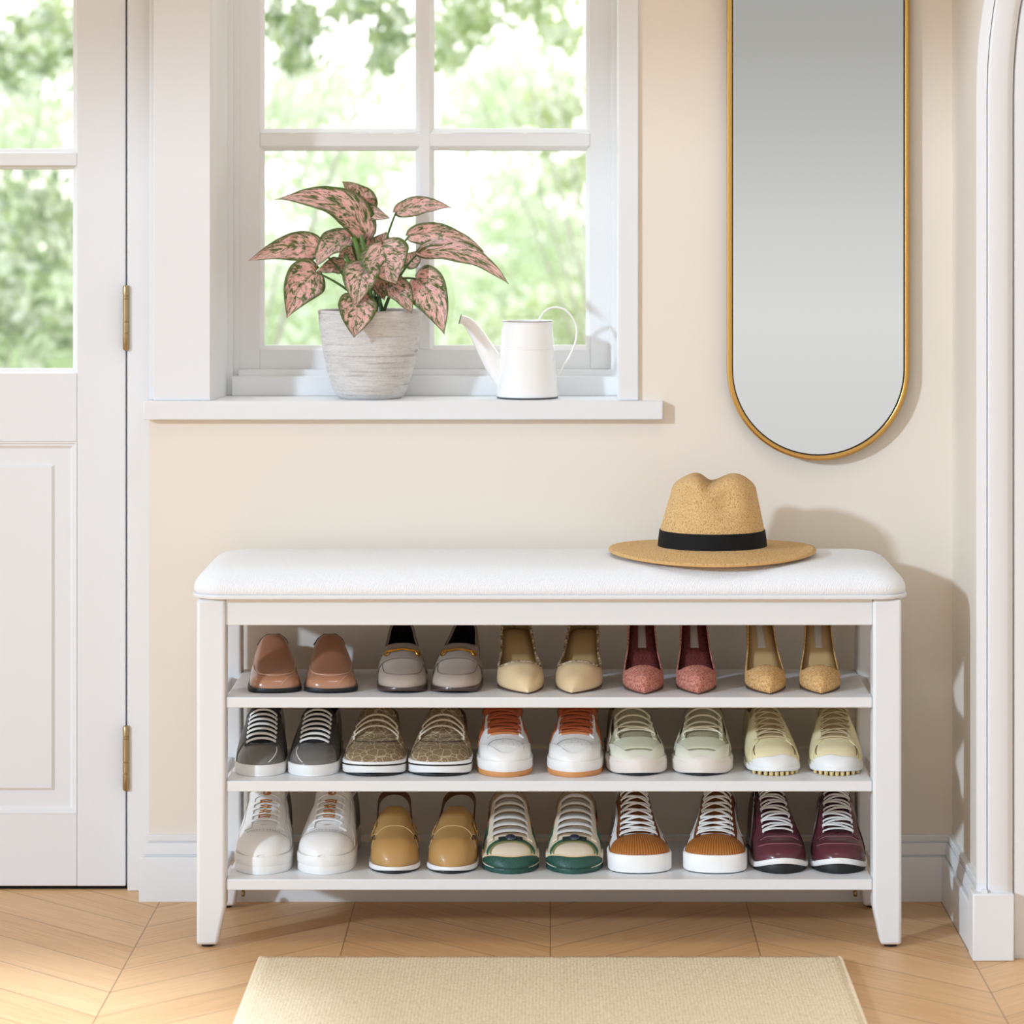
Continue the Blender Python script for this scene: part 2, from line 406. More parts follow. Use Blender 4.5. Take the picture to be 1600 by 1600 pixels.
# ------------------------------------------------------------------ storage bench
def rrect(x0, x1, y0, y1, r, n=8):
    pts = []
    for cx, cy, a0 in ((x1 - r, y0 + r, -PI / 2), (x1 - r, y1 - r, 0), (x0 + r, y1 - r, PI / 2), (x0 + r, y0 + r, PI)):
        for i in range(n + 1):
            a = a0 + PI / 2 * i / n
            pts.append((cx + r * math.cos(a), cy + r * math.sin(a)))
    return pts
bench = empty('storage_bench', (PX(858, 0), 0.155, 0))
tag(bench, 'white wooden shoe bench with padded white seat and three open shelves', 'bench')
LX0, LX1 = PX(307, 0), PX(1409, 0); LW = 0.045; LI0, LI1 = LX0 + LW, LX1 - LW
SEATZ = PZ(937, -0.01)
def leg(x0, x1, y0, y1, inner, front):
    m = MB(); zt, zk, zb = SEATZ - 0.001, 0.065, 0.004; t = 0.0125
    def rect(z, tx, ty):
        a, b = (x0, x1 - tx) if inner > 0 else (x0 + tx, x1)
        c, d = (y0, y1 - ty) if front else (y0 + ty, y1)
        return [(a, c, z), (b, c, z), (b, d, z), (a, d, z)]
    m.loft([rect(zb, t, t), rect(zk, 0, 0), rect(zt, 0, 0)])
    lg = m.build('leg', M_BENCH, bench, rel=True, bevel=0.005, seg=3)
    cx = (x0 + x1 - t) / 2 if inner > 0 else (x0 + t + x1) / 2; cy = (y0 + y1 - t) / 2 if front else (y0 + t + y1) / 2
    lg2 = MB().lathe([(0, 0), (0.010, 0), (0.0105, 0.0045), (0, 0.0045)], (cx, cy, 0.0), 20)
    me = lg2.build('foot_pad', M_BLACK, lg)
    for v in me.data.vertices: v.co -= bench.location
YB0, YB1 = 0.26, 0.305
leg(LX0, LI0, 0, 0.045, 1, True); leg(LI1, LX1, 0, 0.045, -1, True)
leg(LX0, LI0, YB0, YB1, 1, False); leg(LI1, LX1, YB0, YB1, -1, False)
RZ0, RZ1 = PZ(977, 0.006), SEATZ - 0.001
def bp(name, mb, bevel=0.0015, m=None): return mb.build(name, m or M_BENCH, bench, rel=True, bevel=bevel)
bp('front_rail', MB().box(LI0, LI1, 0.006, 0.026, RZ0, RZ1)); bp('back_rail', MB().box(LI0, LI1, 0.278, 0.298, RZ0, RZ1))
for xa in (LX0 + 0.012, LX1 - 0.030):
    bp('side_rail', MB().box(xa, xa + 0.018, 0.045, YB0, RZ0, RZ1))
    for zt in (PZ(1106, .006), PZ(1237, .006), PZ(1391, .006)):
        bp('side_rail', MB().box(xa, xa + 0.018, 0.045, YB0, zt - 0.008, zt + 0.010))
SHELF = []
for py0, py1 in ((1089.5, 1106), (1220.5, 1237), (1374, 1391)):
    z1, z0 = PZ(py0, .006), PZ(py1, .006); SHELF.append(z1)
    bp('shelf', MB().box(LI0 + 0.0005, LI1 - 0.0005, 0.006, 0.302, z0, z1), 0.0015)
# cam bolts low on the inner faces of the back legs
for sx, x in ((1, LI0), (-1, LI1)):
    m = MB(); cz = PZ(1397, YB0)
    rings = [[(x + sx * d, YB0 + .006 + r * math.cos(2 * PI * k / 16), cz + r * math.sin(2 * PI * k / 16)) for k in range(16)] for d, r in ((0, .0058), (.004, .0056), (.0055, .004), (.0055, .001))]
    m.loft(rings); bp('bolt', m, 0, M_BRASS)
def fabric():
    t = NT('white_weave'); co = t.coord('Object', (1, 1, 1), (0, 0, 0.78))
    a = t.wave(co, 120, 'BANDS', 'X', 6, 3); n_ = t.noise(t.coord(), 330, 2, .7)
    h = t.math('ADD', t.math('MULTIPLY', a, .5), n_)
    t.base(t.mix(t.math('MULTIPLY', n_, .5), lin((243, 247, 252)), lin((235, 239, 244))), 0.8, spec=0.25)
    t.bump(h, 0.6, 0.0016); return t.m
cx0, cx1 = PX(298, -.01), PX(1420, -.01)
m = MB(); rings = []
for dz, ins in ((0.006, 0.004), (0.009, 0.0005), (0.016, 0.0), (0.024, 0.0025), (0.032, 0.008), (0.040, 0.017), (0.0455, 0.029), (0.049, 0.046), (0.0508, 0.072), (0.0515, 0.11)):
    rings.append([(x, y, SEATZ + dz) for x, y in rrect(cx0 + ins, cx1 - ins, -.01 + ins, .312 - ins, max(0.046 - ins * 0.3, 0.012), 8)])
m.loft(rings); m.build('cushion', fabric(), bench, rel=True, smooth=60)
m = MB(); rings = [[(x, y, SEATZ + dz) for x, y in rrect(cx0 - e, cx1 + e, -.01 - e, .312 + e, .047, 8)] for dz, e in ((0, -.001), (.001, .001), (.004, .0018), (.0065, .001), (.0072, -.003))]
m.loft(rings); bp('seat_edge', m, 0)

# ------------------------------------------------------------------ mirror
mir = empty('wall_mirror', (PX(1279, .322), YW - .002, PZ(160, .322)))
tag(mir, 'tall pill shaped wall mirror with thin gold metal frame', 'mirror')
YM = 0.322; ccx = PX(1279, YM); RM = PX(1422, YM) - ccx; zc0 = PZ(577, YM); zc1 = PZ(-250, YM)
def pill(r, y, n=40):
    return [(ccx + r * math.cos(a), y, zc0 + r * math.sin(a)) for a in [-PI + PI * i / n for i in range(n + 1)]] + \
           [(ccx + r * math.cos(a), y, zc1 + r * math.sin(a)) for a in [PI * i / n for i in range(n + 1)]]
FWd = 0.0088
rr = [pill(RM - 0.0006, YW - .0015), pill(RM, YM + .003), pill(RM - .0008, YM + .0008), pill(RM - .0022, YM), pill(RM - FWd + .002, YM), pill(RM - FWd + .0006, YM + .0008), pill(RM - FWd, YM + .003), pill(RM - FWd, YM + .012)]
M_GOLD = mat('brushed_gold', (204, 160, 90), 0.3, metal=1.0, bump=0.02, bscale=500)
MB().loft(rr, cap=False).build('frame', M_GOLD, mir, rel=True)
MB().loft([pill(RM - FWd - .0001, YM + .0055), pill(RM - FWd - .0016, YM + .0055), pill(RM - FWd - .0016, YM + .009)], cap=False).build('rim_gasket', M_BLACK, mir, rel=True)
t = NT('mirror_silver'); t.base((.475, .475, .47), 0.03, metal=1.0)
MB().loft([pill(RM - FWd - .0012, YM + .0065), pill(RM - FWd - .0012, YM + .0105)]).build('mirror_glass', t.m, mir, rel=True)
MB().loft([pill(RM - .003, YM + .012), pill(RM - .003, YW - .001)]).build('backing', M_BLACK, mir, rel=True)

# ------------------------------------------------------------------ straw hat
def straw(name, rings=True):
    t = NT(name); co = t.coord(); sp = t.node('ShaderNodeSeparateXYZ'); t.l.new(co, sp.inputs[0])
    rad = t.math('SQRT', t.math('ADD', t.math('MULTIPLY', sp.outputs[0], sp.outputs[0]), t.math('MULTIPLY', sp.outputs[1], sp.outputs[1])))
    ang = t.math('ARCTAN2', sp.outputs[1], sp.outputs[0])
    c = t.node('ShaderNodeCombineXYZ')
    t.put(c.inputs[0], t.math('MULTIPLY', ang, 62.0 if rings else 46.0))
    t.put(c.inputs[1], t.math('MULTIPLY', rad if rings else sp.outputs[2], 400.0))
    n_ = t.noise(co, 55, 3)
    add = t.node('ShaderNodeVectorMath', operation='ADD'); t.l.new(c.outputs[0], add.inputs[0])
    nz = t.node('ShaderNodeTexNoise'); t.l.new(co, nz.inputs['Vector']); nz.inputs['Scale'].default_value = 70
    sc = t.node('ShaderNodeVectorMath', operation='SCALE'); t.l.new(nz.outputs['Color'], sc.inputs[0]); sc.inputs['Scale'].default_value = 1.2
    t.l.new(sc.outputs[0], add.inputs[1])
    v = t.voronoi(add.outputs[0], 1.0)
    col = t.ramp(v, [(0.0, lin((238, 208, 156))), (0.5, lin((224, 188, 132))), (0.95, lin((166, 120, 66)))])
    col = t.mix(t.math('MULTIPLY', n_, .25), col, lin((206, 164, 106)))
    t.base(col, 0.7, spec=0.3); t.bump(t.math('SUBTRACT', 1.0, v), 0.8, 0.0020); return t.m
HZ = SEATZ + 0.0517; HY = 0.150; hx = PX(1113, HY)
hat = empty('straw_hat', (hx, HY, HZ))
tag(hat, 'tan straw hat with black band resting on the white bench seat', 'hat')
m = MB(); NB = 96; rings = []
def brim_z(r, a):
    u = (r - .083) / .083
    return .0065 + .0075 * (1 - u) ** 2 + .006 * max(0, u) ** 2 * (math.cos(a) ** 2) - 0.0055 * max(0, u) ** 1.5 * (0.5 - 0.5 * math.sin(a))
for j in range(17):
    r0 = .083 + .0825 * j / 16
    rings.append([(r0 * math.cos(a), r0 * 0.97 * math.sin(a), brim_z(r0, a)) for a in [2 * PI * k / NB for k in range(NB)]])
m.loft(rings, cap=False); m.build('brim', straw('straw_brim'), hat, solid=-0.0022, smooth=60)
MB().tube([(.1655 * math.cos(a), .1655 * .97 * math.sin(a), brim_z(.1655, a) - .0008) for a in [2 * PI * k / NB for k in range(NB)]], .0017, 8, closed=True).build('brim_edge', MATS.get('straw_edge') or mat('straw_edge', (206, 166, 106), .7), hat)
m = MB(); rings = []
CH = .128
def crown_pt(u, a):
    # u 0 at the brim, ~.75 shoulder, 1 top centre
    if u < .7:
        v = u / .7; r = .0865 - .013 * v ** 1.3; z = .012 + v * (CH - .040)
    else:
        v = (u - .7) / .3; r = .0735 * math.cos(v * PI / 2) ** .72; z = .012 + CH - .040 + .030 * math.sin(v * PI / 2) ** .9
    x, y = r * math.cos(a), r * .97 * math.sin(a)
    hgt = min(1, max(0, (z - .045) / .06))
    # lengthwise crease, a little left of centre and swung towards the right at the back
    ca = math.radians(-7); xr = (x + .004) * math.cos(ca) + y * math.sin(ca); yr = -(x + .010) * math.sin(ca) + y * math.cos(ca)
    z -= .017 * hgt ** 1.5 * math.exp(-(xr / (.014 if xr < 0 else .024)) ** 2) * (0.75 + .25 * min(1, max(-1, -yr / .07)))
    z += .004 * hgt * math.exp(-((xr - .042) / .024) ** 2) + .003 * hgt * math.exp(-((xr + .030) / .016) ** 2)
    x *= 1 - .10 * hgt * (1 if x < 0 else .3)
    # two finger pinches at the front
    for px_, k in ((.016, .017), (-.046, .012)):
        d = math.exp(-((x - px_) / .022) ** 2 - ((y + .066) / .03) ** 2 - ((z - .098) / .03) ** 2)
        y += k * d
    x *= 1 - .10 * hgt * max(0, -y / .09) * 1.0
    return (x, y, z)
for j in range(45):
    u = j / 44 * 0.998
    rings.append([crown_pt(u, 2 * PI * k / NB) for k in range(NB)])
m.loft(rings, cap=False); m.add(rings[-1], [tuple(range(NB))]); m.build('crown', straw('straw_crown', False), hat, solid=-0.002, smooth=80)
m = MB()
rings = [[((.0865 + e - .013 * (dz / .088) ** 1.3) * math.cos(a), (.0865 + e - .013 * (dz / .088) ** 1.3) * .97 * math.sin(a), .0125 + dz) for a in [2 * PI * k / NB for k in range(NB)]] for dz, e in ((.001, .0004), (.0012, .0016), (.014, .0018), (.0285, .0016), (.0288, .0002))]
m.loft(rings, cap=False); m.build('hat_band', mat('black_ribbon', (22, 22, 23), .75, spec=.2), hat)

# ------------------------------------------------------------------ rug
def rug_mat():
    t = NT('woven_jute'); co = t.coord()
    a = t.wave(t.coord('Object', (1, .25, 1)), 62, 'BANDS', 'X', 4.5, 26); n_ = t.noise(t.coord('Object', (1, .55, 1)), 260, 3, .7); n2 = t.noise(co, 9, 3)
    n3 = t.noise(t.coord('Object', (1, .22, 1)), 170, 3, .75)
    sp = t.voronoi(co, 300)
    c = t.mix(a, lin((228, 211, 178)), lin((252, 242, 216)))
    c = t.mix(t.math('MULTIPLY', t.ramp(n_, [(.46, (0, 0, 0)), (.64, (1, 1, 1))]), .75), c, lin((200, 176, 136)))
    c = t.mix(t.math('MULTIPLY', t.ramp(n3, [(.40, (0, 0, 0)), (.7, (1, 1, 1))]), .5), c, lin((240, 228, 204)))
    c = t.mix(t.math('MULTIPLY', n2, .25), c, lin((226, 208, 174)))
    t.base(c, .95, spec=.1); t.bump(t.math('ADD', a, t.math('ADD', n_, t.math('MULTIPLY', sp, .5))), .35, .002); return t.m
RT = 0.011
rz_ = (CAM_H - RT) * FPX / (1494 - 300) - 5
rug = empty('entry_rug', (0, rz_ - .32, 0)); tag(rug, 'woven beige jute rug lying on the chevron oak floor', 'rug')
rx0, rx1 = (408 - 860) * (5 + rz_) / FPX, (1311 - 860) * (5 + rz_) / FPX
m = MB(); N1, N2 = 60, 44; vs = []; fs = []
for j in range(N2 + 1):
    for i in range(N1 + 1):
        x = rx0 + (rx1 - rx0) * i / N1; y = rz_ - .64 + .64 * j / N2
        vs.append((x, y, RT + .0006 * math.sin(i * 1.9 + j) * math.sin(j * .7)))
for j in range(N2):
    for i in range(N1): fs.append((j * (N1 + 1) + i, j * (N1 + 1) + i + 1, (j + 1) * (N1 + 1) + i + 1, (j + 1) * (N1 + 1) + i))
m.add(vs, fs); m.build('pile', rug_mat(), rug, rel=True, solid=-(RT - .0006), recalc=False)
for xa in (rx0, rx1):
    pts = []; 
    for k_ in range(150):
        y = rz_ - .64 + .64 * k_ / 149; pts.append((xa + (.0008 if k_ % 2 else -.0008), y, RT * .55 + (.0008 if k_ % 2 else -.0008)))
    MB().tube(pts, .0052, 8).build('edge_binding', mat('rug_binding', (232, 218, 190), .95, spec=.1, var=.12, vscale=150, bump=.5, bscale=300, bdist=.002), rug, rel=True)

# ------------------------------------------------------------------ watering can
def enamel():
    return mat('white_enamel', (240, 240, 239), .16, spec=.5, coat=.4)
WY = .405; wxc = PX(824, WY); WS = (5 + WY) / FPX
can = empty('watering_can', (wxc, WY, SILL_Z)); tag(can, 'small white enamel watering can on the window sill', 'watering can')
m = MB(); HB = (625 - 505) * WS; rb, rt = 48.5 * WS, 38.5 * WS
prof = [(0, .002), (rb - .003, .002), (rb - .001, .003), (rb, .006)]
for f in (.1, .2, .3, .4, .5, .6, .64, .645, .66, .665, .68, .685, .8, .9, .97):
    r = rb + (rt - rb) * f + (.0006 if f in (.645, .66, .68) else 0); prof.append((r, HB * f))
prof += [(rt + .0006, HB - .002), (rt + .0012, HB), (rt + .0002, HB + .0012), (rt - .0014, HB), (rt - .0014, HB - .01), (rb - .004, .008), (0, .008)]
m.lathe(prof, n=64); m.build('body', enamel(), can)
MB().lathe([(rb - .004, 0), (rb - .0008, .0005), (rb - .0006, .003), (rb - .004, .0035)], n=48).build('base_ring', mat('dark_enamel_edge', (70, 70, 72), .4), can)
MB().tube([((rt + .0006) * math.cos(a), (rt + .0006) * math.sin(a), HB + .0003) for a in [2 * PI * k / 48 for k in range(48)]], .0009, 6, closed=True).build('rim', mat('grey_enamel_rim', (120, 120, 122), .35), can)
def W(px, py, dy=0.0): return Vector((PX(px, WY) - wxc, dy, PZ(py, WY) - SILL_Z))
path = spline([W(792, 598), W(776, 575), W(762, 552), W(748, 527), W(736, 509), W(727, 501), W(719, 498.5)], 6)
rad = curve([(0, .0180), (.25, .0165), (.5, .0125), (.75, .0090), (.92, .0074), (1, .0080)])
nP = len(path)
m = MB(); m.tube(path, [rad(i / (nP - 1)) for i in range(nP)], 20, cap=False, normals=[(0, 1, 0)] * nP)
m.build('spout', enamel(), can, solid=-.0010, smooth=60)
tip = path[-1]; T = (path[-1] - path[-2]).normalized(); B_ = T.cross(Vector((0, 1, 0)))
MB().tube([tip + (B_ * math.cos(2 * PI * k / 24) + Vector((0, 1, 0)) * math.sin(2 * PI * k / 24)) * .0080 for k in range(24)], .0008, 6, closed=True).build('spout_rim', mat('dark_enamel_edge', (70, 70, 72), .4), can)
hp = spline([W(843, 502, .0), W(846, 493), W(857, 483), W(870, 480.5), W(884, 485), W(896, 499), W(901, 516), W(899, 535), W(891, 555), W(880, 572), W(872.5, 585)], 6)
MB().tube(hp, .0031, 10, flat=.0017, normals=[Vector((p.x - W(858, 530).x, 0, p.z - W(858, 530).z)) for p in hp]).build('handle', enamel(), can)

# ------------------------------------------------------------------ potted plant
PYc = .405; PS = (5 + PYc) / FPX; pxc = PX(578.5, PYc)
plant = empty('potted_plant', (pxc, PYc, SILL_Z)); tag(plant, 'pink and green leafy houseplant in a grey ribbed pot', 'houseplant')
def pot_mat():
    t = NT('grey_stoneware'); co = t.coord('Object', (1, 1, 20)); n1 = t.noise(co, 9, 4, .65, .4)
    n2 = t.noise(t.coord('Object', (1, 1, 6)), 60, 3, .7); n3 = t.noise(t.coord(), 420, 2, .7)
    c = t.ramp(n1, [(.34, lin((164, 162, 160))), (.42, lin((204, 203, 202))), (.6, lin((216, 216, 215)))])
    c = t.mix(t.math('MULTIPLY', t.ramp(n2, [(.42, (0, 0, 0)), (.7, (1, 1, 1))]), .4), c, lin((158, 154, 151)))
    c = t.mix(t.math('MULTIPLY', t.ramp(n3, [(.5, (0, 0, 0)), (.7, (1, 1, 1))]), .5), c, lin((226, 225, 223)))
    t.base(c, .8, spec=.25); t.bump(t.math('ADD', n1, t.math('MULTIPLY', n3, .3)), .6, .002); return t.m
m = MB(); HP = (626 - 488.5) * PS; R0, R1 = 50 * PS, 82 * PS
rc = curve([(0, 47 * PS), (.04, 53 * PS), (.2, 62.5 * PS), (.45, 71.5 * PS), (.7, 77.5 * PS), (.9, 80.5 * PS), (.975, 81.5 * PS)])
prof = [(0, 0), (44 * PS, 0)] + [(rc(f), HP * f + .0003) for f in [0, .01, .025] + [i / 20 for i in range(1, 20)] + [.975]] + [(81.8 * PS, HP - .001), (80.5 * PS, HP + .0008), (77.5 * PS, HP), (76.5 * PS, HP - .004), (70 * PS, HP * .6), (40 * PS, .01), (0, .01)]
m.lathe(prof, n=72); m.build('pot', pot_mat(), plant, smooth=60)
m = MB(); m.lathe([(0, HP - .0035), (.03, HP - .003), (.06, HP - .006), (74.5 * PS, HP - .012)], n=40)
m.build('soil', mat('dark_soil', (38, 28, 22), .95, spec=.1, bump=.9, bscale=120, bdist=.006), plant)
def leaf_mat():
    t = NT('pink_variegated_leaf'); uv = t.node('ShaderNodeUVMap').outputs[0]
    sp = t.node('ShaderNodeSeparateXYZ'); t.l.new(uv, sp.inputs[0])
    oi = t.node('ShaderNodeObjectInfo').outputs['Random']
    av = t.math('ABSOLUTE', t.math('SUBTRACT', t.math('MULTIPLY', sp.outputs[1], 2.0), 1.0))   # 0 midrib .. 1 edge
    c = t.node('ShaderNodeCombineXYZ')
    # blotches stretched along the side veins: u sheared by |v|
    t.put(c.inputs[0], t.math('SUBTRACT', t.math('MULTIPLY', sp.outputs[0], 4.2), t.math('MULTIPLY', av, 1.4)))
    t.put(c.inputs[1], t.math('MULTIPLY', sp.outputs[1], 2.6)); t.put(c.inputs[2], t.math('MULTIPLY', oi, 23.0))
    n1 = t.noise(c.outputs[0], 3.0, 5, .72, .9); n2 = t.noise(c.outputs[0], 4.5, 4, .7, .6); n3 = t.noise(c.outputs[0], 1.0, 2)
    pink = t.mix(n3, lin((250, 200, 206)), lin((246, 218, 200)))
    pink = t.mix(t.ramp(n2, [(.56, (0, 0, 0)), (.72, (1, 1, 1))]), pink, lin((224, 128, 142)))
    green = t.mix(n2, lin((44, 84, 34)), lin((130, 148, 76)))
    edge = t.ramp(av, [(.74, (0, 0, 0)), (.92, (1, 1, 1))]); rib = t.ramp(av, [(.0, (1, 1, 1)), (.09, (0, 0, 0))])
    f = t.math('ADD', t.ramp(n1, [(.49, (0, 0, 0)), (.56, (1, 1, 1))]), t.math('MULTIPLY', edge, .85))
    f = t.math('MINIMUM', t.math('ADD', f, t.math('MULTIPLY', rib, .45)), 1.0)
    c2 = t.mix(f, pink, green)
    t.base(c2, .42, spec=.35); t.bsdf.inputs['Transmission Weight'].default_value = 0
    t.bump(n1, .15, .001)
    tl = t.node('ShaderNodeBsdfTranslucent'); t.l.new(c2, tl.inputs['Color']); mx = t.node('ShaderNodeMixShader'); mx.inputs[0].default_value = .4
    t.l.new(t.bsdf.outputs[0], mx.inputs[1]); t.l.new(tl.outputs[0], mx.inputs[2]); t.l.new(mx.outputs[0], t.out.inputs[0]); return t.m
M_LEAF = leaf_mat(); M_STEM = mat('green_stem', (66, 98, 48), .5, var=.2, vscale=40)
def V4(zx, zy, dy): return PT(zx / 3.636 + 370, zy / 3.636 + 260, PYc + dy)
# (base, mid, tip, width, depth at base / mid / tip, roll): positions in a close-up of the plant
LEAVES = [
 ((735, 400), (560, 215), (216, 189), 190, .00, -.03, -.05, .25),
 ((745, 250), (690, 165), (597, 84), 150, .02, .01, -.01, -.3),
 ((660, 238), (765, 262), (872, 296), 95, .03, .0, -.02, .3),
 ((905, 262), (1060, 222), (1222, 236), 100, .03, .02, .0, .1),
 ((468, 470), (300, 462), (63, 537), 150, -.01, -.03, -.06, -.15),
 ((640, 408), (530, 460), (452, 572), 150, .00, -.02, -.03, .35),
 ((978, 395), (1190, 390), (1418, 492), 120, .00, -.02, -.04, .45),
 ((1035, 490), (1300, 505), (1543, 668), 135, -.01, -.04, -.07, -.35),
 ((830, 455), (860, 560), (905, 672), 252, -.04, -.06, -.08, .1),
 ((735, 560), (700, 660), (672, 800), 185, -.05, -.075, -.08, .2),
 ((690, 745), (680, 850), (665, 972), 190, -.07, -.10, -.108, -.1),
 ((445, 600), (360, 690), (285, 862), 205, -.03, -.05, -.06, -.25),
 ((610, 560), (540, 575), (455, 598), 95, .01, -.01, -.03, .1),
 ((1022, 640), (1110, 745), (1180, 958), 205, -.02, -.06, -.08, .2),
 ((855, 655), (930, 730), (995, 838), 140, -.02, -.055, -.07, -.3),
 ((790, 590), (815, 670), (838, 760), 120, -.01, -.03, -.035, .2),
 ((800, 480), (830, 425), (850, 372), 110, .05, .05, .05, .1),
 ((700, 520), (640, 500), (575, 520), 120, .03, .02, .01, .2),
 ((760, 470), (715, 420), (690, 345), 120, .04, .04, .03, -.2),
 ((960, 560), (1010, 520), (1060, 470), 85, .04, .04, .03, .2),
]
wl = plant.location
for i, (b0, m0, t0, wz, yb, ym, yt, roll) in enumerate(LEAVES):
    A, Mi, Tp = V4(*b0, yb), V4(*m0, ym), V4(*t0, yt)
    C = Mi * 2 - (A + Tp) * .5
    NU, NV = 22, 10; hw = wz / 3.636 * PS * .58
    grid = []; uvs = []
    for u_ in range(NU + 1):
        u = u_ / NU; p = A * (1 - u) ** 2 + C * 2 * u * (1 - u) + Tp * u * u
        T = ((C - A) * 2 * (1 - u) + (Tp - C) * 2 * u).normalized()
        side = T.cross(Vector((0, -1, 0.25))).normalized(); side = (Matrix.Rotation(roll, 3, T) @ side).normalized(); nrm = side.cross(T).normalized()
        if nrm.y > 0: nrm = -nrm
        wv = hw * (math.sin(PI * min(1, u * 1.02) ** .62) ** .85 if u < .97 else math.sin(PI * .97 ** .62) ** .85 * (1 - u) / .03) if u > 0 else hw * .10
        for v_ in range(NV + 1):
            v = v_ / NV * 2 - 1
            back = .10 * hw * abs(v) * max(0, 1 - u * 4)      # rounded lobes behind the stalk
            q = p + side * (v * wv) + nrm * (.30 * wv * abs(v) ** 1.4 + .0018 * math.sin(u * 17 + i + v * 2) * abs(v) + .0012 * math.sin(u * 26) * (1 - abs(v))) - T * back * 3
            grid.append(q - wl); uvs.append((u, v_ / NV))
    fs = [(a * (NV + 1) + c_, a * (NV + 1) + c_ + 1, (a + 1) * (NV + 1) + c_ + 1, (a + 1) * (NV + 1) + c_) for a in range(NU) for c_ in range(NV)]
    m = MB(); m.add(grid, fs); o = m.build('leaf', M_LEAF, plant, smooth=180, recalc=False, weld=0, solid=.0006)
    ul = o.data.uv_layers.new(name='UVMap')
    for lp in o.data.loops: ul.data[lp.index].uv = uvs[lp.vertex_index]
    r_ = random.Random(i * 3 + 1)
    root = Vector((pxc + (r_.random() - .5) * .05, PYc - .015 + (r_.random() - .5) * .04, SILL_Z + HP - .006))
    up = V4(*b0, yb); ctrl = Vector((root.x + (up.x - root.x) * .35, (root.y + up.y) / 2, max(root.z + .01, up.z + (.012 if up.z > root.z + .03 else .035))))
    if up.z > root.z + .06: ctrl.z = root.z + (up.z - root.z) * .65
    pts = [q - wl for q in bez(root, ctrl, up, 14)]
    MB().tube(pts, [.0030 - .0014 * k_ / 14 for k_ in range(15)], 8).build('stem', M_STEM, plant)
    # midrib continuing into the blade
# new rolled shoots in the middle of the plant
for zx0, zy0, zx1, zy1 in ((745, 520, 700, 385), (715, 500, 640, 345), (655, 590, 610, 490)):
    a, b_ = V4(zx0, zy0, -.02), V4(zx1, zy1, -.02); root = Vector((pxc + .005, PYc - .01, SILL_Z + HP - .006))
    pts = [q - wl for q in bez(root, a, b_, 16)]
    MB().tube(pts, [.0026 + .0022 * math.sin(PI * min(1, k_ / 16)) * (1 if k_ > 4 else .4) if k_ < 16 else .0006 for k_ in range(17)], 8).build('shoot', mat('pale_green_shoot', (92, 124, 58), .45, var=.25, vscale=30), plant)
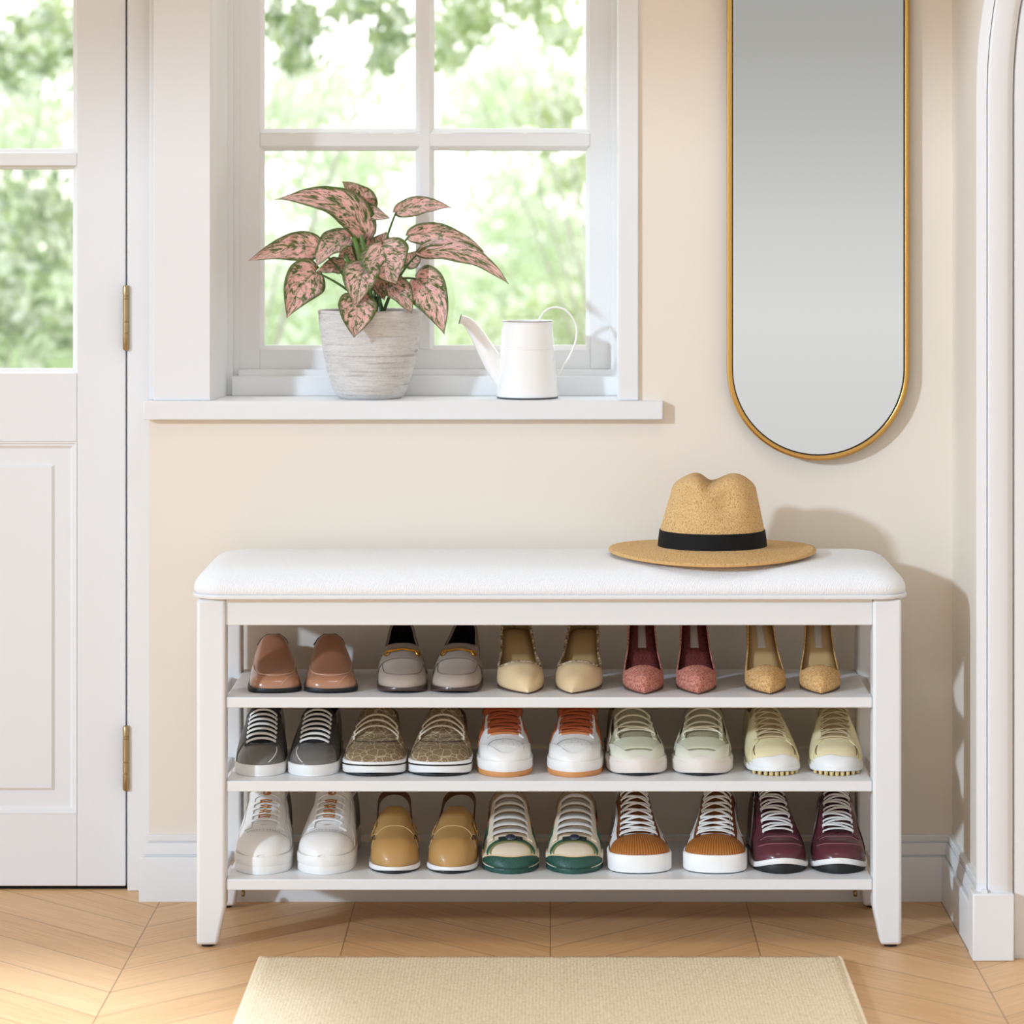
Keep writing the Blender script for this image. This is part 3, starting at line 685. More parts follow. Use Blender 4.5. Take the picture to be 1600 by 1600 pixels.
# ------------------------------------------------------------------ shoes
class Shoe:
    """local frame: toe tip at y 0 pointing at the viewer, heel at y L, shelf at z 0; t runs toe > heel, s runs -1 (left) .. 1 (right)"""
    def __init__(s, name, label, cat, group, px, shelf, Y, yaw, mir, L, W, plan, hs, so, zb, ex=.82, ez=.72, toe=(.16, .5), heel=(.16, .5), ah=.10, ph=.5, cx=None):
        s.root = empty(name, (PX(px, Y), Y, SHELF[shelf] + .0004), math.radians(yaw)); tag(s.root, label, cat, group)
        s.mir, s.L, s.W, s.ex, s.ez, s.toe, s.heel, s.ah, s.ph = mir, L, W, ex, ez, toe, heel, ah, ph
        s.plan, s.hs, s.so, s.zb = curve(plan), curve(hs), curve(so), curve(zb)
        s.cxf = curve(cx) if cx else (lambda t: 0.0)
    def hw(s, t):
        a, p = s.toe; b, q = s.heel
        f = (1 - (1 - min(t / a, 1)) ** 2) ** p if t > 0 else 0
        g = (1 - (1 - min((1 - t) / b, 1)) ** 2) ** q if t < 1 else 0
        return s.W * s.plan(t) * f * g
    def h(s, t): return s.hs(t) * ((1 - (1 - min(t / s.ah, 1)) ** 2) ** s.ph if t > 0 else 0)
    def raw(s, t, v):
        a = v * PI / 2; si = math.sin(a); co = max(0, math.cos(a))
        return Vector((s.cxf(t) + s.hw(t) * math.copysign(abs(si) ** s.ex, si), s.L * t, s.zb(t) + s.h(t) * co ** s.ez))
    def nrm(s, t, v):
        e = .004; t0, t1 = max(t - e, .0005), min(t + e, .9995); v0, v1 = max(v - .02, -.999), min(v + .02, .999)
        n = (s.raw(t, v1) - s.raw(t, v0)).cross(s.raw(t1, v) - s.raw(t0, v))
        return n.normalized() if n.length > 1e-12 else Vector((0, -1, .3)).normalized()
    def S(s, t, v, off=0.0):
        t = min(max(t, .0002), .99996); v = min(max(v, -1), 1)
        p = s.raw(t, v)
        if off: p = p + s.nrm(t, v) * off
        return Vector((p.x * s.mir, p.y, p.z))
    def sheet(s, name, m, grid, ref, thick, parent=None, smooth=50, matoff=0):
        """grid of points; ref = outward direction wanted at the middle of the grid"""
        nu, nv = len(grid), len(grid[0]); i, j = nu // 2, nv // 2
        i = min(i, nu - 2); j = min(j, nv - 2)
        n = (grid[i][j + 1] - grid[i][j]).cross(grid[i + 1][j] - grid[i][j])
        flip = n.dot(ref) < 0
        fs = []
        for a in range(nu - 1):
            for b in range(nv - 1):
                q = (a * nv + b, a * nv + b + 1, (a + 1) * nv + b + 1, (a + 1) * nv + b)
                fs.append(q[::-1] if flip else q)
        mb = MB(); mb.add([p for r in grid for p in r], fs)
        return mb.build(name, m, parent or s.root, recalc=False, smooth=smooth, solid=thick, weld=1e-7, matoff=matoff)
    def refdir(s, t, v):
        n = s.nrm(t, v); return Vector((n.x * s.mir, n.y, n.z))
    def upper(s, m, lining, name='upper', t1=.99996, thick=.0028, N=72, K=15):
        ts = [.0002 + (t1 - .0002) * (.5 - .5 * math.cos(PI * i / N)) ** 1.0 for i in range(N + 1)]
        mb = MB(); vs = []; fs = []
        for t in ts:
            so = s.so(t)
            for k in range(K): vs.append(s.S(t, -1 + (1 - so) * k / (K - 1)))
            for k in range(K): vs.append(s.S(t, so + (1 - so) * k / (K - 1)))
            if t > .999:
                for q in vs[-2 * K:]: q.x = s.cxf(t) * s.mir
        n = 2 * K
        for i in range(N):
            for j in range(n - 1):
                if j == K - 1: continue
                q = (i * n + j, i * n + j + 1, (i + 1) * n + j + 1, (i + 1) * n + j)
                fs.append(q if s.mir > 0 else q[::-1])
        row = list(range(n)); fs.append(tuple(row[::-1] if s.mir > 0 else row))
        mb.add(vs, fs)
        o = mb.build(name, [m, lining], s.root, recalc=False, smooth=60, solid=-thick, weld=2e-6, matoff=1)
        return o
    def patch(s, name, m, fn, off=.0004, thick=.0012, nu=24, nv=16, parent=None):
        g = [[s.S(*fn(i / nu, j / nv), off) for j in range(nv + 1)] for i in range(nu + 1)]
        t, v = fn(.5, .5)
        return s.sheet(name, m, g, s.refdir(t, v), thick, parent)
    def front(s, x01, dt, u, tw=.15, c=.998):
        """strip that runs from the sole edge straight back over the toe at one sideways position"""
        W = s.hw(tw) * c; x = abs(x01) * W; lo, hi = .0002, tw
        for _ in range(30):
            mid = (lo + hi) / 2
            if s.hw(mid) < x: lo = mid
            else: hi = mid
        t = hi + dt * u; r = min(1, x / max(s.hw(t), 1e-9))
        return (t, math.copysign(2 / PI * math.asin(r ** (1 / s.ex)), x01))
    def fpatch(s, name, m, dt0, dt1, off=.0004, thick=.0012, nu=14, nv=44, tw=.15, lim=.998, parent=None):
        """patch over the toe between two front contours, dt0 and dt1 functions of sideways position -1..1"""
        def fn(u, v):
            x = (v * 2 - 1) * lim; a, b = dt0(x), dt1(x)
            return s.front(x, 1.0, a + (b - a) * u ** 1.4 if a == 0 else a + (b - a) * u, tw)
        return s.patch(name, m, fn, off, thick, nu, nv, parent)
    def sole(s, name, m, z0, z1, mrg=.002, e=.0016, N=56, t0=0., t1=1., parent=None):
        z0 = z0 if callable(z0) else (lambda t, c=z0: c); z1 = z1 if callable(z1) else (lambda t, c=z1: c)
        rings = []
        for i in range(N + 1):
            t = t0 + (t1 - t0) * (.5 - .5 * math.cos(PI * (.004 + .992 * i / N)))
            tt = min(max(t, .0008), .9992)
            w = s.hw(tt) * (1 + mrg / s.W); y = -mrg + t * (s.L + 2 * mrg); c = s.cxf(t); a, b = z0(t), z1(t); ee = min(e, (b - a) * .3); wi = max(w - ee, w * .8)
            rings.append([Vector(((c + x) * s.mir, y, z)) for x, z in ((-wi, a), (-w, a + ee), (-w, b - ee), (-wi, b), (wi, b), (w, b - ee), (w, a + ee), (wi, a))])
        return MB().loft(rings).build(name, m, parent or s.root, smooth=45)
    def line(s, name, m, pts, r=.0007, off=.0003, parent=None, n=6, flat=None):
        p = [s.S(t, v, off) for t, v in pts]; nn = [s.refdir(t, v) for t, v in pts]
        return MB().tube(p, r, n, flat=flat, normals=nn).build(name, m, parent or s.root)
    def rim(s, name, m, r, t0, t1=.99, n=30, parent=None):
        a = [t1 + (t0 - t1) * i / n for i in range(n + 1)]
        p = [s.S(t, -s.so(t)) for t in a] + [s.S(t, s.so(t)) for t in a[::-1]]
        p = [q for i, q in enumerate(p) if i == 0 or (q - p[i - 1]).length > 2e-4]
        return MB().tube(p, r, 8).build(name, m, parent or s.root)
    def insole(s, name, m, t0, t1, wf=.9, dz=.003, n=24, thick=.001, parent=None, sx=0.0):
        g = [[Vector(((s.cxf(t) + (sx + x) * s.hw(t) * wf) * s.mir, s.L * t, s.zb(t) + dz)) for x in (-1, -.5, 0, .5, 1)] for t in [t0 + (t1 - t0) * i / n for i in range(n + 1)]]
        return s.sheet(name, m, g, Vector((0, 0, 1)), thick, parent)
    def tongue(s, m, t0, t1, v=.5, drop=.0035, thick=.003, lift=.004, name='tongue'):
        g = []
        for i in range(17):
            u = i / 16; t = t0 + (t1 - t0) * u
            g.append([s.S(t, -v + 2 * v * j / 10, -drop + lift * max(0, u - .6) / .4) for j in range(11)])
        return s.sheet(name, m, g, s.refdir((t0 + t1) / 2, 0), thick)
    def laces(s, m, ts, sl, w=.0034, th=.0014, off=.0022, style='bar', name='laces', bow=.0, seed=1):
        """all passes of one lace"""
        mb = MB(); rnd = random.Random(seed)
        def run(ta, va, tb, vb, o, n=14):
            P, Nn = [], []
            for i in range(n + 1):
                u = i / n; t = ta + (tb - ta) * u + bow * math.sin(PI * u); v = va + (vb - va) * u
                oo = o * (1 if .04 < u < .96 else -.6) + .0010 * math.sin(PI * u)
                P.append(s.S(t, v, oo)); Nn.append(s.refdir(t, v))
            mb.tube(P, w / 2, 8, flat=th / 2, normals=Nn)
        for i, t in enumerate(ts):
            a = sl(t) if callable(sl) else sl; j = (rnd.random() - .5) * .008
            if style == 'bar': run(t + j, -a, t - j, a, off)
            elif style == 'cross':
                if i == 0: run(t, -a, t, a, off)
                if i < len(ts) - 1:
                    t2 = ts[i + 1]; a2 = sl(t2) if callable(sl) else sl
                    run(t, -a, t2, a2, off); run(t, a, t2, -a2, off + th * .9)
            elif style == 'zig':
                t2 = ts[i + 1] if i < len(ts) - 1 else t + .03
                run(t, -a, t, a, off)
                if i % 2 == 0: run(t, -a, t2, a, off + th * .8)
                else: run(t, a, t2, -a, off + th * .8)
        return mb.build(name, m, s.root)

def seq(a, b, n): return [a + (b - a) * i / (n - 1) for i in range(n)]
def ub(a, t0, tf, vf):
    return (tf + (t0 - tf) * (1 - abs(math.cos(a)) ** .75), vf * math.copysign(abs(math.sin(a)) ** .85, a))
def U(t0, tf, vf): return [ub(a, t0, tf, vf) for a in seq(-PI / 2, PI / 2, 61)]
def apron(t0, tf, vf):
    def fn(u, v):
        t, x = ub((v * 2 - 1) * PI / 2, t0, tf, vf); return (t0 + (t - t0) * (1 - u), x)
    return fn
ROWS = ('top', 'middle', 'bottom')
GROUP = ['shoes on the top shelf', 'shoes on the middle shelf', 'shoes on the bottom shelf']
FOOT = [(0, .90), (.12, .95), (.28, 1.0), (.42, .95), (.55, .82), (.7, .76), (.85, .78), (1, .74)]
SNKH = [(0, .036), (.12, .043), (.22, .050), (.33, .062), (.5, .083), (.62, .100), (.8, .104), (1, .098)]
def lac_so(t0, t1, a=.26, b=.32, c=.60): return [(0, 0), (t0, 0), (t0 + .02, a), (t1, b), (t1 + .07, c), (.85, c), (1, c - .08)]
# shared shoe materials
K_DARK = mat('dark_lining', (38, 32, 28), .85, spec=.1)
K_BLACK = mat('black_sole', (20, 20, 20), .55)
K_WHITE = mat('white_sole_rubber', (236, 236, 235), .5)
K_WLEA = mat('white_shoe_leather', (236, 236, 235), .35, spec=.4, bump=.08, bscale=240)
K_LACEW = mat('white_lace', (240, 239, 236), .8, bump=.4, bscale=900, bdist=.0006)
K_STITCH = mat('stitch_thread', (206, 186, 170), .7)
def pair(fn, shelf, pxs, Y, yaws):
    for i, (px, yw) in enumerate(zip(pxs, yaws)):
        fn(shelf, px, Y, yw, 1 if i == 0 else -1, ('left', 'right')[i])

# ---- top shelf
def brown_loafer(sh, px, Y, yw, mir, side):
    s = Shoe('slip_on_loafer', f'{side} shoe of the shiny brown slip-on loafers at the left end of the top shelf', 'shoe', GROUP[sh], px, sh, Y, yw, 1, .262, .040,
             [(0, .97), (.15, 1), (.32, .96), (.45, .84), (.56, .72), (.8, .70), (1, .66)], [(0, .018), (.10, .022), (.25, .031), (.4, .048), (.55, .066), (.68, .068), (.8, .060), (1, .054)],
             [(0, 0), (.55, 0), (.57, .34), (.66, .60), (.8, .62), (1, .50)], [(0, .0066), (1, .008)], ex=.78, ez=.75, toe=(.11, .42), ah=.07)
    m = mat('brown_patent', (178, 128, 98), .2, spec=.5, coat=.5, var=.05, vscale=30); dk = mat('brown_patent_panel', (158, 108, 80), .3, spec=.5, coat=.25)
    s.sole('sole', K_BLACK, lambda t: .0 + .002 * max(0, 1 - t / .12) ** 2, .0072, .0026)
    u = s.upper(m, K_DARK)
    s.patch('apron', dk, apron(.545, .055, .60), .0003, .0009)
    s.line('piping', mat('pale_piping', (208, 172, 148), .35), U(.55, .050, .63), .00085, .0008)
    s.line('toe_seam', mat('pale_piping', (208, 172, 148), .35), [(.006 + .07 * k / 8, .34 + .06 * k / 8) for k in range(9)], .0005, .0002)
    s.rim('collar_binding', K_BLACK, .0014, .56); s.insole('insole', K_DARK, .3, .97)
    s.line('welt', mat('welt_stitch', (120, 116, 110), .6), [(.5 * (1 - abs(k / 30 - 1)) ** 0 * abs(k / 30 - 1) ** 1.6 + .003, .985 * (1 if k > 30 else -1) if k != 30 else .985) for k in range(61) if abs(k - 30) > 1], .0005, .0012)
pair(brown_loafer, 0, (430, 518), .045, (6, 5))

def bit_loafer(sh, px, Y, yw, mir, side):
    s = Shoe('horsebit_loafer', f'{side} shoe of the taupe suede loafers with gold horsebits', 'shoe', GROUP[sh], px, sh, Y, yw, mir, .258, .0385,
             [(0, .95), (.15, .98), (.3, 1), (.5, .88), (.7, .72), (1, .62)], [(0, .016), (.10, .020), (.25, .029), (.35, .040), (.45, .053), (.55, .063), (.75, .076), (1, .084)],
             [(0, 0), (.44, 0), (.46, .30), (.56, .56), (.75, .56), (1, .35)], [(0, .009), (1, .012)], ex=.8, ez=.76, toe=(.17, .5), ah=.09)
    m = mat('taupe_suede', (174, 160, 148), .55, spec=.3, var=.1, vscale=60, bump=.15, bscale=500); dk = mat('taupe_suede_saddle', (146, 132, 120), .65, spec=.25, var=.08, vscale=70)
    s.sole('sole', mat('dark_brown_sole', (66, 50, 46), .3, coat=.3), lambda t: .0 + .005 * max(0, 1 - t / .14) ** 2, .0095, .0022)
    s.upper(m, K_DARK); s.insole('insole', K_DARK, .3, .97)
    pp = mat('taupe_piping', (126, 112, 102), .5)
    s.line('apron_seam', pp, U(.32, .065, .56), .0009, .0004)
    s.patch('saddle_strap', dk, lambda u, v: (.30 + .10 * u - .00 + (.03 * (abs(v * 2 - 1) ** 2)) , (v * 2 - 1) * .92), .0005, .0014, 8, 30)
    s.patch('vamp_tab', dk, lambda u, v: (.39 + .055 * u, (v * 2 - 1) * .5), .0003, .0012, 8, 16)
    s.line('strap_seam', pp, [(.30 + .03 * (v * v), v * .92) for v in seq(-1, 1, 21)], .0007, .0018)
    g = mat('gold_hardware', (222, 160, 48), .25, metal=1.0)
    hb = MB(); P = [s.S(.365 + .004 * math.cos(v * 6), v * .30, .0055) for v in seq(-1, 1, 13)]
    hb.tube(P, [.0011 + .0007 * abs(v) for v in seq(-1, 1, 13)], 8)
    for sg in (-1, 1):
        c = s.S(.365, sg * .36, .0045); a = s.S(.38, sg * .36, .0045) - c; a.normalize(); b = (s.S(.365, sg * .40, .0045) - c).normalized()
        hb.tube([c + a * .0052 * math.cos(2 * PI * k / 16) + b * .0042 * math.sin(2 * PI * k / 16) for k in range(16)], .0012, 6, closed=True)
    hb.build('horsebit', g, s.root); s.rim('collar_binding', pp, .0012, .45)
pair(bit_loafer, 0, (629, 709), .040, (3, -3))

PPLAN = [(0, 1), (.22, 1.04), (.30, 1.03), (.42, .94), (.58, .76), (.8, .66), (1, .62)]
def pump(name, label, sh, px, Y, yw, mir, W, hh, m, lin_, ins, L=.205, tx=0.0, toep=1.0, thr=.265, heel=.085, vh=.034):
    s = Shoe(name, label, 'shoe', GROUP[sh], px, sh, Y, yw, mir, L, W, PPLAN,
             [(0, .012), (.06, .020), (.15, .029), (.25, vh), (.34, vh), (.5, .032), (.7, .040), (1, .050)],
             [(0, 0), (thr - .012, 0), (thr, .30), (thr + .035, .58), (thr + .10, .70), (.6, .72), (.85, .62), (1, .45)],
             [(0, .0022), (.10, .0030), (.2, .0045), (.30, .0070), (.38, .0125), (.55, heel * .45), (.75, heel * .84), (.9, heel), (1, heel * 1.02)],
             ex=.80, ez=.80, toe=(.42, toep), heel=(.14, .5), ah=.10, ph=.6, cx=[(0, tx), (.30, 0), (1, 0)])
    zb = s.zb
    s.sole('sole', mat('dark_leather_sole', (84, 60, 44), .5), lambda t: max(0.0, zb(t) - .006) if t > .33 else 0.0003, lambda t: zb(t) + .0008, -.0005, .001)
    s.upper(m, lin_, thick=.0018)
    s.insole('insole', ins, .12, .975, .93, .0022)
    hp = [(.86, heel * .93, .016), (.88, heel * .6, .0095), (.89, heel * .3, .0065), (.893, .0, .0058)]
    rings = [[Vector((r * math.cos(a), L * t + r * .8 * math.sin(a), z)) for a in [2 * PI * k / 20 for k in range(20)]] for t, z, r in hp]
    MB().loft(rings).build('heel', m, s.root)
    return s
def beige_pump(sh, px, Y, yw, mir, side):
    m = mat('beige_nappa', (226, 200, 158), .3, spec=.45, coat=.15); li = mat('beige_lining', (150, 124, 84), .6)
    s = pump('pointed_pump', f'{side} shoe of the beige pointed pumps with snakeskin trim', sh, px, Y, yw, mir, .0385, 0, m, li, mat('beige_insole', (186, 156, 108), .5), L=.215, tx=-.006 * -1, toep=.86, thr=.30, heel=.07, vh=.036)
    sn = NT('snakeskin') if 'snakeskin' not in MATS else None
    if sn:
        v = sn.voronoi(sn.coord(), 260); c = sn.ramp(v, [(.2, lin((70, 54, 40))), (.5, lin((150, 126, 96))), (.8, lin((206, 186, 154)))]); sn.base(c, .4); MATS['snakeskin'] = sn.m
    s.rim('snakeskin_trim', MATS['snakeskin'], .0022, .295)
pair(beige_pump, 0, (819, 899), .035, (5, -5))
def tweed(name, a, b, c):
    if name in MATS: return MATS[name]
    t = NT(name); n = t.noise(t.coord('Object', (1, 1.3, 1)), 300, 3, .85); n2 = t.voronoi(t.coord(), 520)
    col = t.ramp(n, [(.38, lin(a)), (.5, lin(b)), (.62, lin(c))]); t.base(col, .75, spec=.25); t.bump(t.math('ADD', n, n2), .5, .0012); MATS[name] = t.m; return t.m
def labelled_pump(name, desc, tones, ins, tag_rgb, li):
    def f(sh, px, Y, yw, mir, side):
        s = pump(name, f'{side} shoe of the {desc}', sh, px, Y, yw, mir, .0335, 0, tweed(name + '_tweed', *tones), li, ins, heel=.088)
        s.insole('size_label', mat(name + '_label', tag_rgb, .5), 0.62, .9, .28, .0034, thick=.0005)
    return f
red_t = ((150, 84, 74), (194, 122, 106), (216, 162, 144))
pair(labelled_pump('rose_tweed_pump', 'rose red tweed stiletto pumps with dark red lining', red_t, tweed('rose_insole', (84, 34, 34), (104, 48, 46), (120, 60, 56)), (168, 160, 156), mat('dark_red_lining', (104, 52, 48), .7)), 0, (1007, 1091), .030, (0, 0))
pair(labelled_pump('tan_tweed_pump', 'tan tweed stiletto pumps at the right end of the top shelf', ((186, 138, 80), (212, 168, 110), (232, 200, 150)), mat('camel_insole', (196, 164, 116), .5), (206, 200, 188), mat('camel_lining', (150, 116, 70), .5)), 0, (1203, 1283), .030, (2, -3))

# ---- middle shelf
def grey_sneaker(sh, px, Y, yw, mir, side):
    s = Shoe('leather_sneaker', f'{side} shoe of the grey leather sneakers with white soles', 'shoe', GROUP[sh], px, sh, Y, yw, mir, .262, .0395, FOOT,
             [(0, .016), (.10, .023), (.2, .029), (.3, .042), (.5, .068), (.62, .080), (.8, .084), (1, .080)], lac_so(.20, .48, .26, .34, .62), [(0, .014), (1, .016)], toe=(.16, .5), ah=.12)
    m = mat('grey_smooth_leather', (112, 110, 107), .3, spec=.45, coat=.2); dk = mat('dark_grey_leather', (72, 70, 68), .45)
    s.sole('sole', K_WHITE, 0, .0175, .0028); s.upper(m, K_DARK); s.insole('insole', K_DARK, .3, .97, dz=.004)
    s.tongue(mat('charcoal_tongue', (44, 43, 43), .7), .17, .54, .52)
    for sg in (-1, 1):
        s.patch('quarter', dk, lambda u, v, sg=sg: (.24 + .40 * u - .10 * v, sg * (s.so(.24 + .40 * u) + .12 + (.97 - s.so(.24 + .4 * u) - .12) * v)), .0002, .0008)
        s.patch('eyestay', mat('charcoal_eyestay', (60, 58, 57), .4), lambda u, v, sg=sg: (.195 + .30 * u, sg * (max(.27, s.so(.195 + .30 * u)) + .15 * v)), .0010, .0010)
    s.line('white_seam', K_LACEW, [(.020 + .155 * k / 10, .56 - .16 * k / 10) for k in range(11)], .0007, .0004)
    s.line('throat_seam', dk, [(.180 + .03 * abs(v) ** 2, v * .42) for v in seq(-1, 1, 15)], .0009, .0006)
    s.laces(K_LACEW, seq(.215, .47, 7), 0.37, .0062, .0018, .0030, 'bar', bow=.016, seed=int(px))
    s.laces(mat('black_lace_cord', (30, 30, 30), .8), seq(.235, .45, 6), .33, .0022, .0012, .0018, 'bar', name='under_laces', bow=.008)  # second set of laces, black, under the white ones
pair(grey_sneaker, 1, (405, 486), .045, (2, -1))

def canvas_mat():
    if 'etched_canvas' in MATS: return MATS['etched_canvas']
    t = NT('etched_canvas'); co = t.coord(); w1 = t.noise(co, 55, 1, .5, 2.5)
    fr = t.math('ABSOLUTE', t.math('SUBTRACT', t.math('FRACT', t.math('MULTIPLY', w1, 13.0)), .5)); v = t.voronoi(co, 70, 'DISTANCE_TO_EDGE')
    l1 = t.math('LESS_THAN', fr, .10); l2 = t.math('LESS_THAN', v, .035)
    c = t.mix(t.math('MAXIMUM', t.math('MULTIPLY', l1, .8), l2), lin((128, 106, 76)), lin((206, 190, 160))); n = t.noise(co, 300, 2)
    c = t.mix(t.math('MULTIPLY', n, .35), c, lin((104, 84, 58)))
    t.base(c, .8, spec=.2); t.bump(n, .3, .0008); MATS['etched_canvas'] = t.m; return t.m
def canvas_shoe(sh, px, Y, yw, mir, side):
    s = Shoe('canvas_deck_shoe', f'{side} shoe of the brown patterned canvas deck shoes', 'shoe', GROUP[sh], px, sh, Y, yw, mir, .262, .0470,
             [(0, .97), (.12, 1), (.28, 1.0), (.42, .93), (.55, .78), (.7, .68), (.85, .70), (1, .66)], [(0, .012), (.10, .018), (.25, .027), (.35, .038), (.5, .060), (.65, .075), (1, .074)], lac_so(.28, .50, .40, .44, .64), [(0, .020), (1, .018)], ex=.86, ez=.8, toe=(.15, .46), ah=.12)
    m = canvas_mat(); sp = lambda t: .004 * max(0, 1 - t / .15) ** 2
    s.sole('outsole', K_BLACK, 0, .004, .001); s.sole('sole', K_WHITE, lambda t: .0025 + sp(t), .0225, .0035)
    s.sole('stripe', K_BLACK, lambda t: .0150 + sp(t) * .4, lambda t: .0175 + sp(t) * .4, .0041, .0004)
    s.upper(m, K_DARK); s.insole('insole', K_DARK, .3, .97, dz=.005); s.tongue(m, .25, .58, .62)
    for sg in (-1, 1):
        s.patch('quarter', m, lambda u, v, sg=sg: (.30 + .40 * u - .12 * v, sg * (s.so(.30 + .40 * u) + .02 + (.98 - s.so(.30 + .40 * u)) * v)), .0004, .0014)
    s.line('throat_seam', mat('dark_canvas_seam', (70, 56, 40), .8), [(.215 + .09 * abs(v) ** 1.6 + .12 * max(0, abs(v) - .6), v * .64) for v in seq(-1, 1, 25)], .0008, .0004)
    s.laces(mat('ivory_lace', (226, 216, 196), .8), [.29, .34], .54, .0044, .0022, .0050, 'bar', bow=.075)
    s.laces(mat('ivory_lace', (226, 216, 196), .8), [.40], .52, .0044, .0022, .0045, 'bar', bow=.06, name='upper_lace')
pair(canvas_shoe, 1, (583, 685), .045, (0, -2))

def court_sneaker(sh, px, Y, yw, mir, side):
    s = Shoe('court_sneaker', f'{side} shoe of the white sneakers with orange laces and gum soles', 'shoe', GROUP[sh], px, sh, Y, yw, mir, .262, .0415, FOOT,
             [(0, .018), (.10, .025), (.2, .030), (.28, .036), (.5, .062), (.62, .074), (.8, .078), (1, .074)], lac_so(.27, .52, .30, .34, .60), [(0, .022), (1, .024)], ez=.68, toe=(.17, .5), ah=.11)
    org = mat('burnt_orange', (186, 98, 52), .6, var=.1, vscale=60); wl = K_WLEA
    s.sole('outsole', mat('gum_rubber', (206, 142, 82), .5), 0, .0085, .0030); s.sole('midsole', K_WHITE, .0080, .024, .0034)
    s.upper(wl, mat('orange_lining', (150, 84, 50), .8)); s.insole('insole', K_DARK, .3, .97, dz=.004); s.tongue(org, .26, .58, .55, lift=.008)
    def pf():
        if 'perforated_white' in MATS: return MATS['perforated_white']
        t = NT('perforated_white'); v = t.voronoi(t.coord(), 230); hole = t.math('LESS_THAN', v, .22)
        t.base(t.mix(hole, lin((236, 235, 233)), lin((176, 174, 170))), .45); t.bump(t.math('SUBTRACT', 1.0, hole), .6, .001); MATS['perforated_white'] = t.m; return t.m
    s.patch('toe_vent', pf(), lambda u, v: (.075 + .095 * u, (v * 2 - 1) * (.60 - .16 * u) * math.sin(PI * (.22 + .60 * u))), .0003, .0006)
    s.line('vent_seam', mat('grey_seam', (150, 148, 144), .7), [(.175 - .095 * abs(v) ** 2.2, v * .60) for v in seq(-1, 1, 25)], .0006, .0012)
    s.fpatch('toe_overlay', wl, lambda x: 0, lambda x: .028 + .10 * x * x, .0004, .0013)
    for sg in (-1, 1):
        s.patch('eyestay', wl, lambda u, v, sg=sg: (.235 + .34 * u + .02 * (1 - v), sg * (max(.30, s.so(.26 + .31 * u)) + .15 * v)), .0006, .0016)
        s.patch('side_panel', org, lambda u, v, sg=sg: (.36 + .30 * u - .05 * v, sg * (.54 + .34 * v)), .0004, .0012)
    s.laces(mat('rust_lace', (176, 86, 44), .8), seq(.275, .52, 8), .41, .0046, .0018, .0032, 'zig', seed=3)
    s.patch('lace_guard', mat('tan_orange', (222, 142, 84), .55), lambda u, v: (.252 + .022 * u, (v * 2 - 1) * .30), .0008, .0014, 6, 12)
pair(court_sneaker, 1, (791, 896), .040, (3, -3))

def chunky_runner(sh, px, Y, yw, mir, side):
    s = Shoe('chunky_runner', f'{side} shoe of the pale sage chunky running shoes', 'shoe', GROUP[sh], px, sh, Y, yw, mir, .262, .0440,
             [(0, .88), (.12, .95), (.28, 1.0), (.42, .93), (.55, .80), (.7, .72), (.85, .76), (1, .72)], [(0, .012), (.10, .020), (.2, .027), (.3, .034), (.5, .056), (.62, .068), (1, .068)], lac_so(.26, .54, .34, .34, .58), [(0, .0205), (.3, .021), (1, .026)], ez=.74, toe=(.19, .5), ah=.13)
    sage = mat('pale_sage', (214, 214, 190), .45, spec=.35); mesh = mat('khaki_mesh', (168, 160, 134), .85, var=.3, vscale=260, bump=.5, bscale=420, bdist=.001)
    mid = mat('pinkish_white_foam', (228, 220, 212), .6)
    s.sole('outsole', K_BLACK, 0, .005, -.001); s.sole('midsole', mid, lambda t: .002 + .004 * max(0, 1 - t / .12) ** 2, lambda t: .0225 + .003 * max(0, 1 - t / .06) - .003 * math.sin(t * 40) * min(1, t * 4) * max(0, 1 - t * 1.5), .0050, .003)
    s.upper(mesh, K_DARK); s.insole('insole', K_DARK, .3, .97, dz=.004); s.tongue(mesh, .25, .60, .60, lift=.006)
    s.fpatch('toe_bumper', mid, lambda x: 0, lambda x: .003 + .016 * math.exp(-(x / .26) ** 2), .0014, .003)
    s.fpatch('mudguard', mat('light_sage', (228, 228, 210), .4), lambda x: 0, lambda x: .075 - .030 * math.exp(-((abs(x) - .5) / .22) ** 2) + .07 * x ** 4, .0006, .0016)
    s.patch('toe_overlay', sage, lambda u, v: (.09 + .15 * u, (v * 2 - 1) * (.66 - .10 * u)), .0003, .0018, 16, 24)
    for sg in (-1, 1):
        s.patch('eyestay', sage, lambda u, v, sg=sg: (.23 + .34 * u, sg * (.36 + .12 * v)), .0008, .0020)
        s.patch('side_overlay', sage, lambda u, v, sg=sg: (.34 + .30 * u - .10 * v, sg * (.60 + .30 * v)), .0006, .0018)
        s.patch('side_stripe', mat('dark_olive', (62, 58, 48), .6), lambda u, v, sg=sg: (.42 + .22 * u - .06 * v, sg * (.50 + .10 * v)), .0008, .0012)
    iv = mat('cream_cord', (228, 222, 200), .75)
    s.laces(iv, [.275, .335, .40, .47], .46, .0036, .0026, .0058, 'bar', bow=.045)
    s.laces(iv, [.30, .35], .40, .0026, .0020, .0050, 'cross', name='cross_laces')
pair(chunky_runner, 1, (1000, 1096), .048, (4, -4))

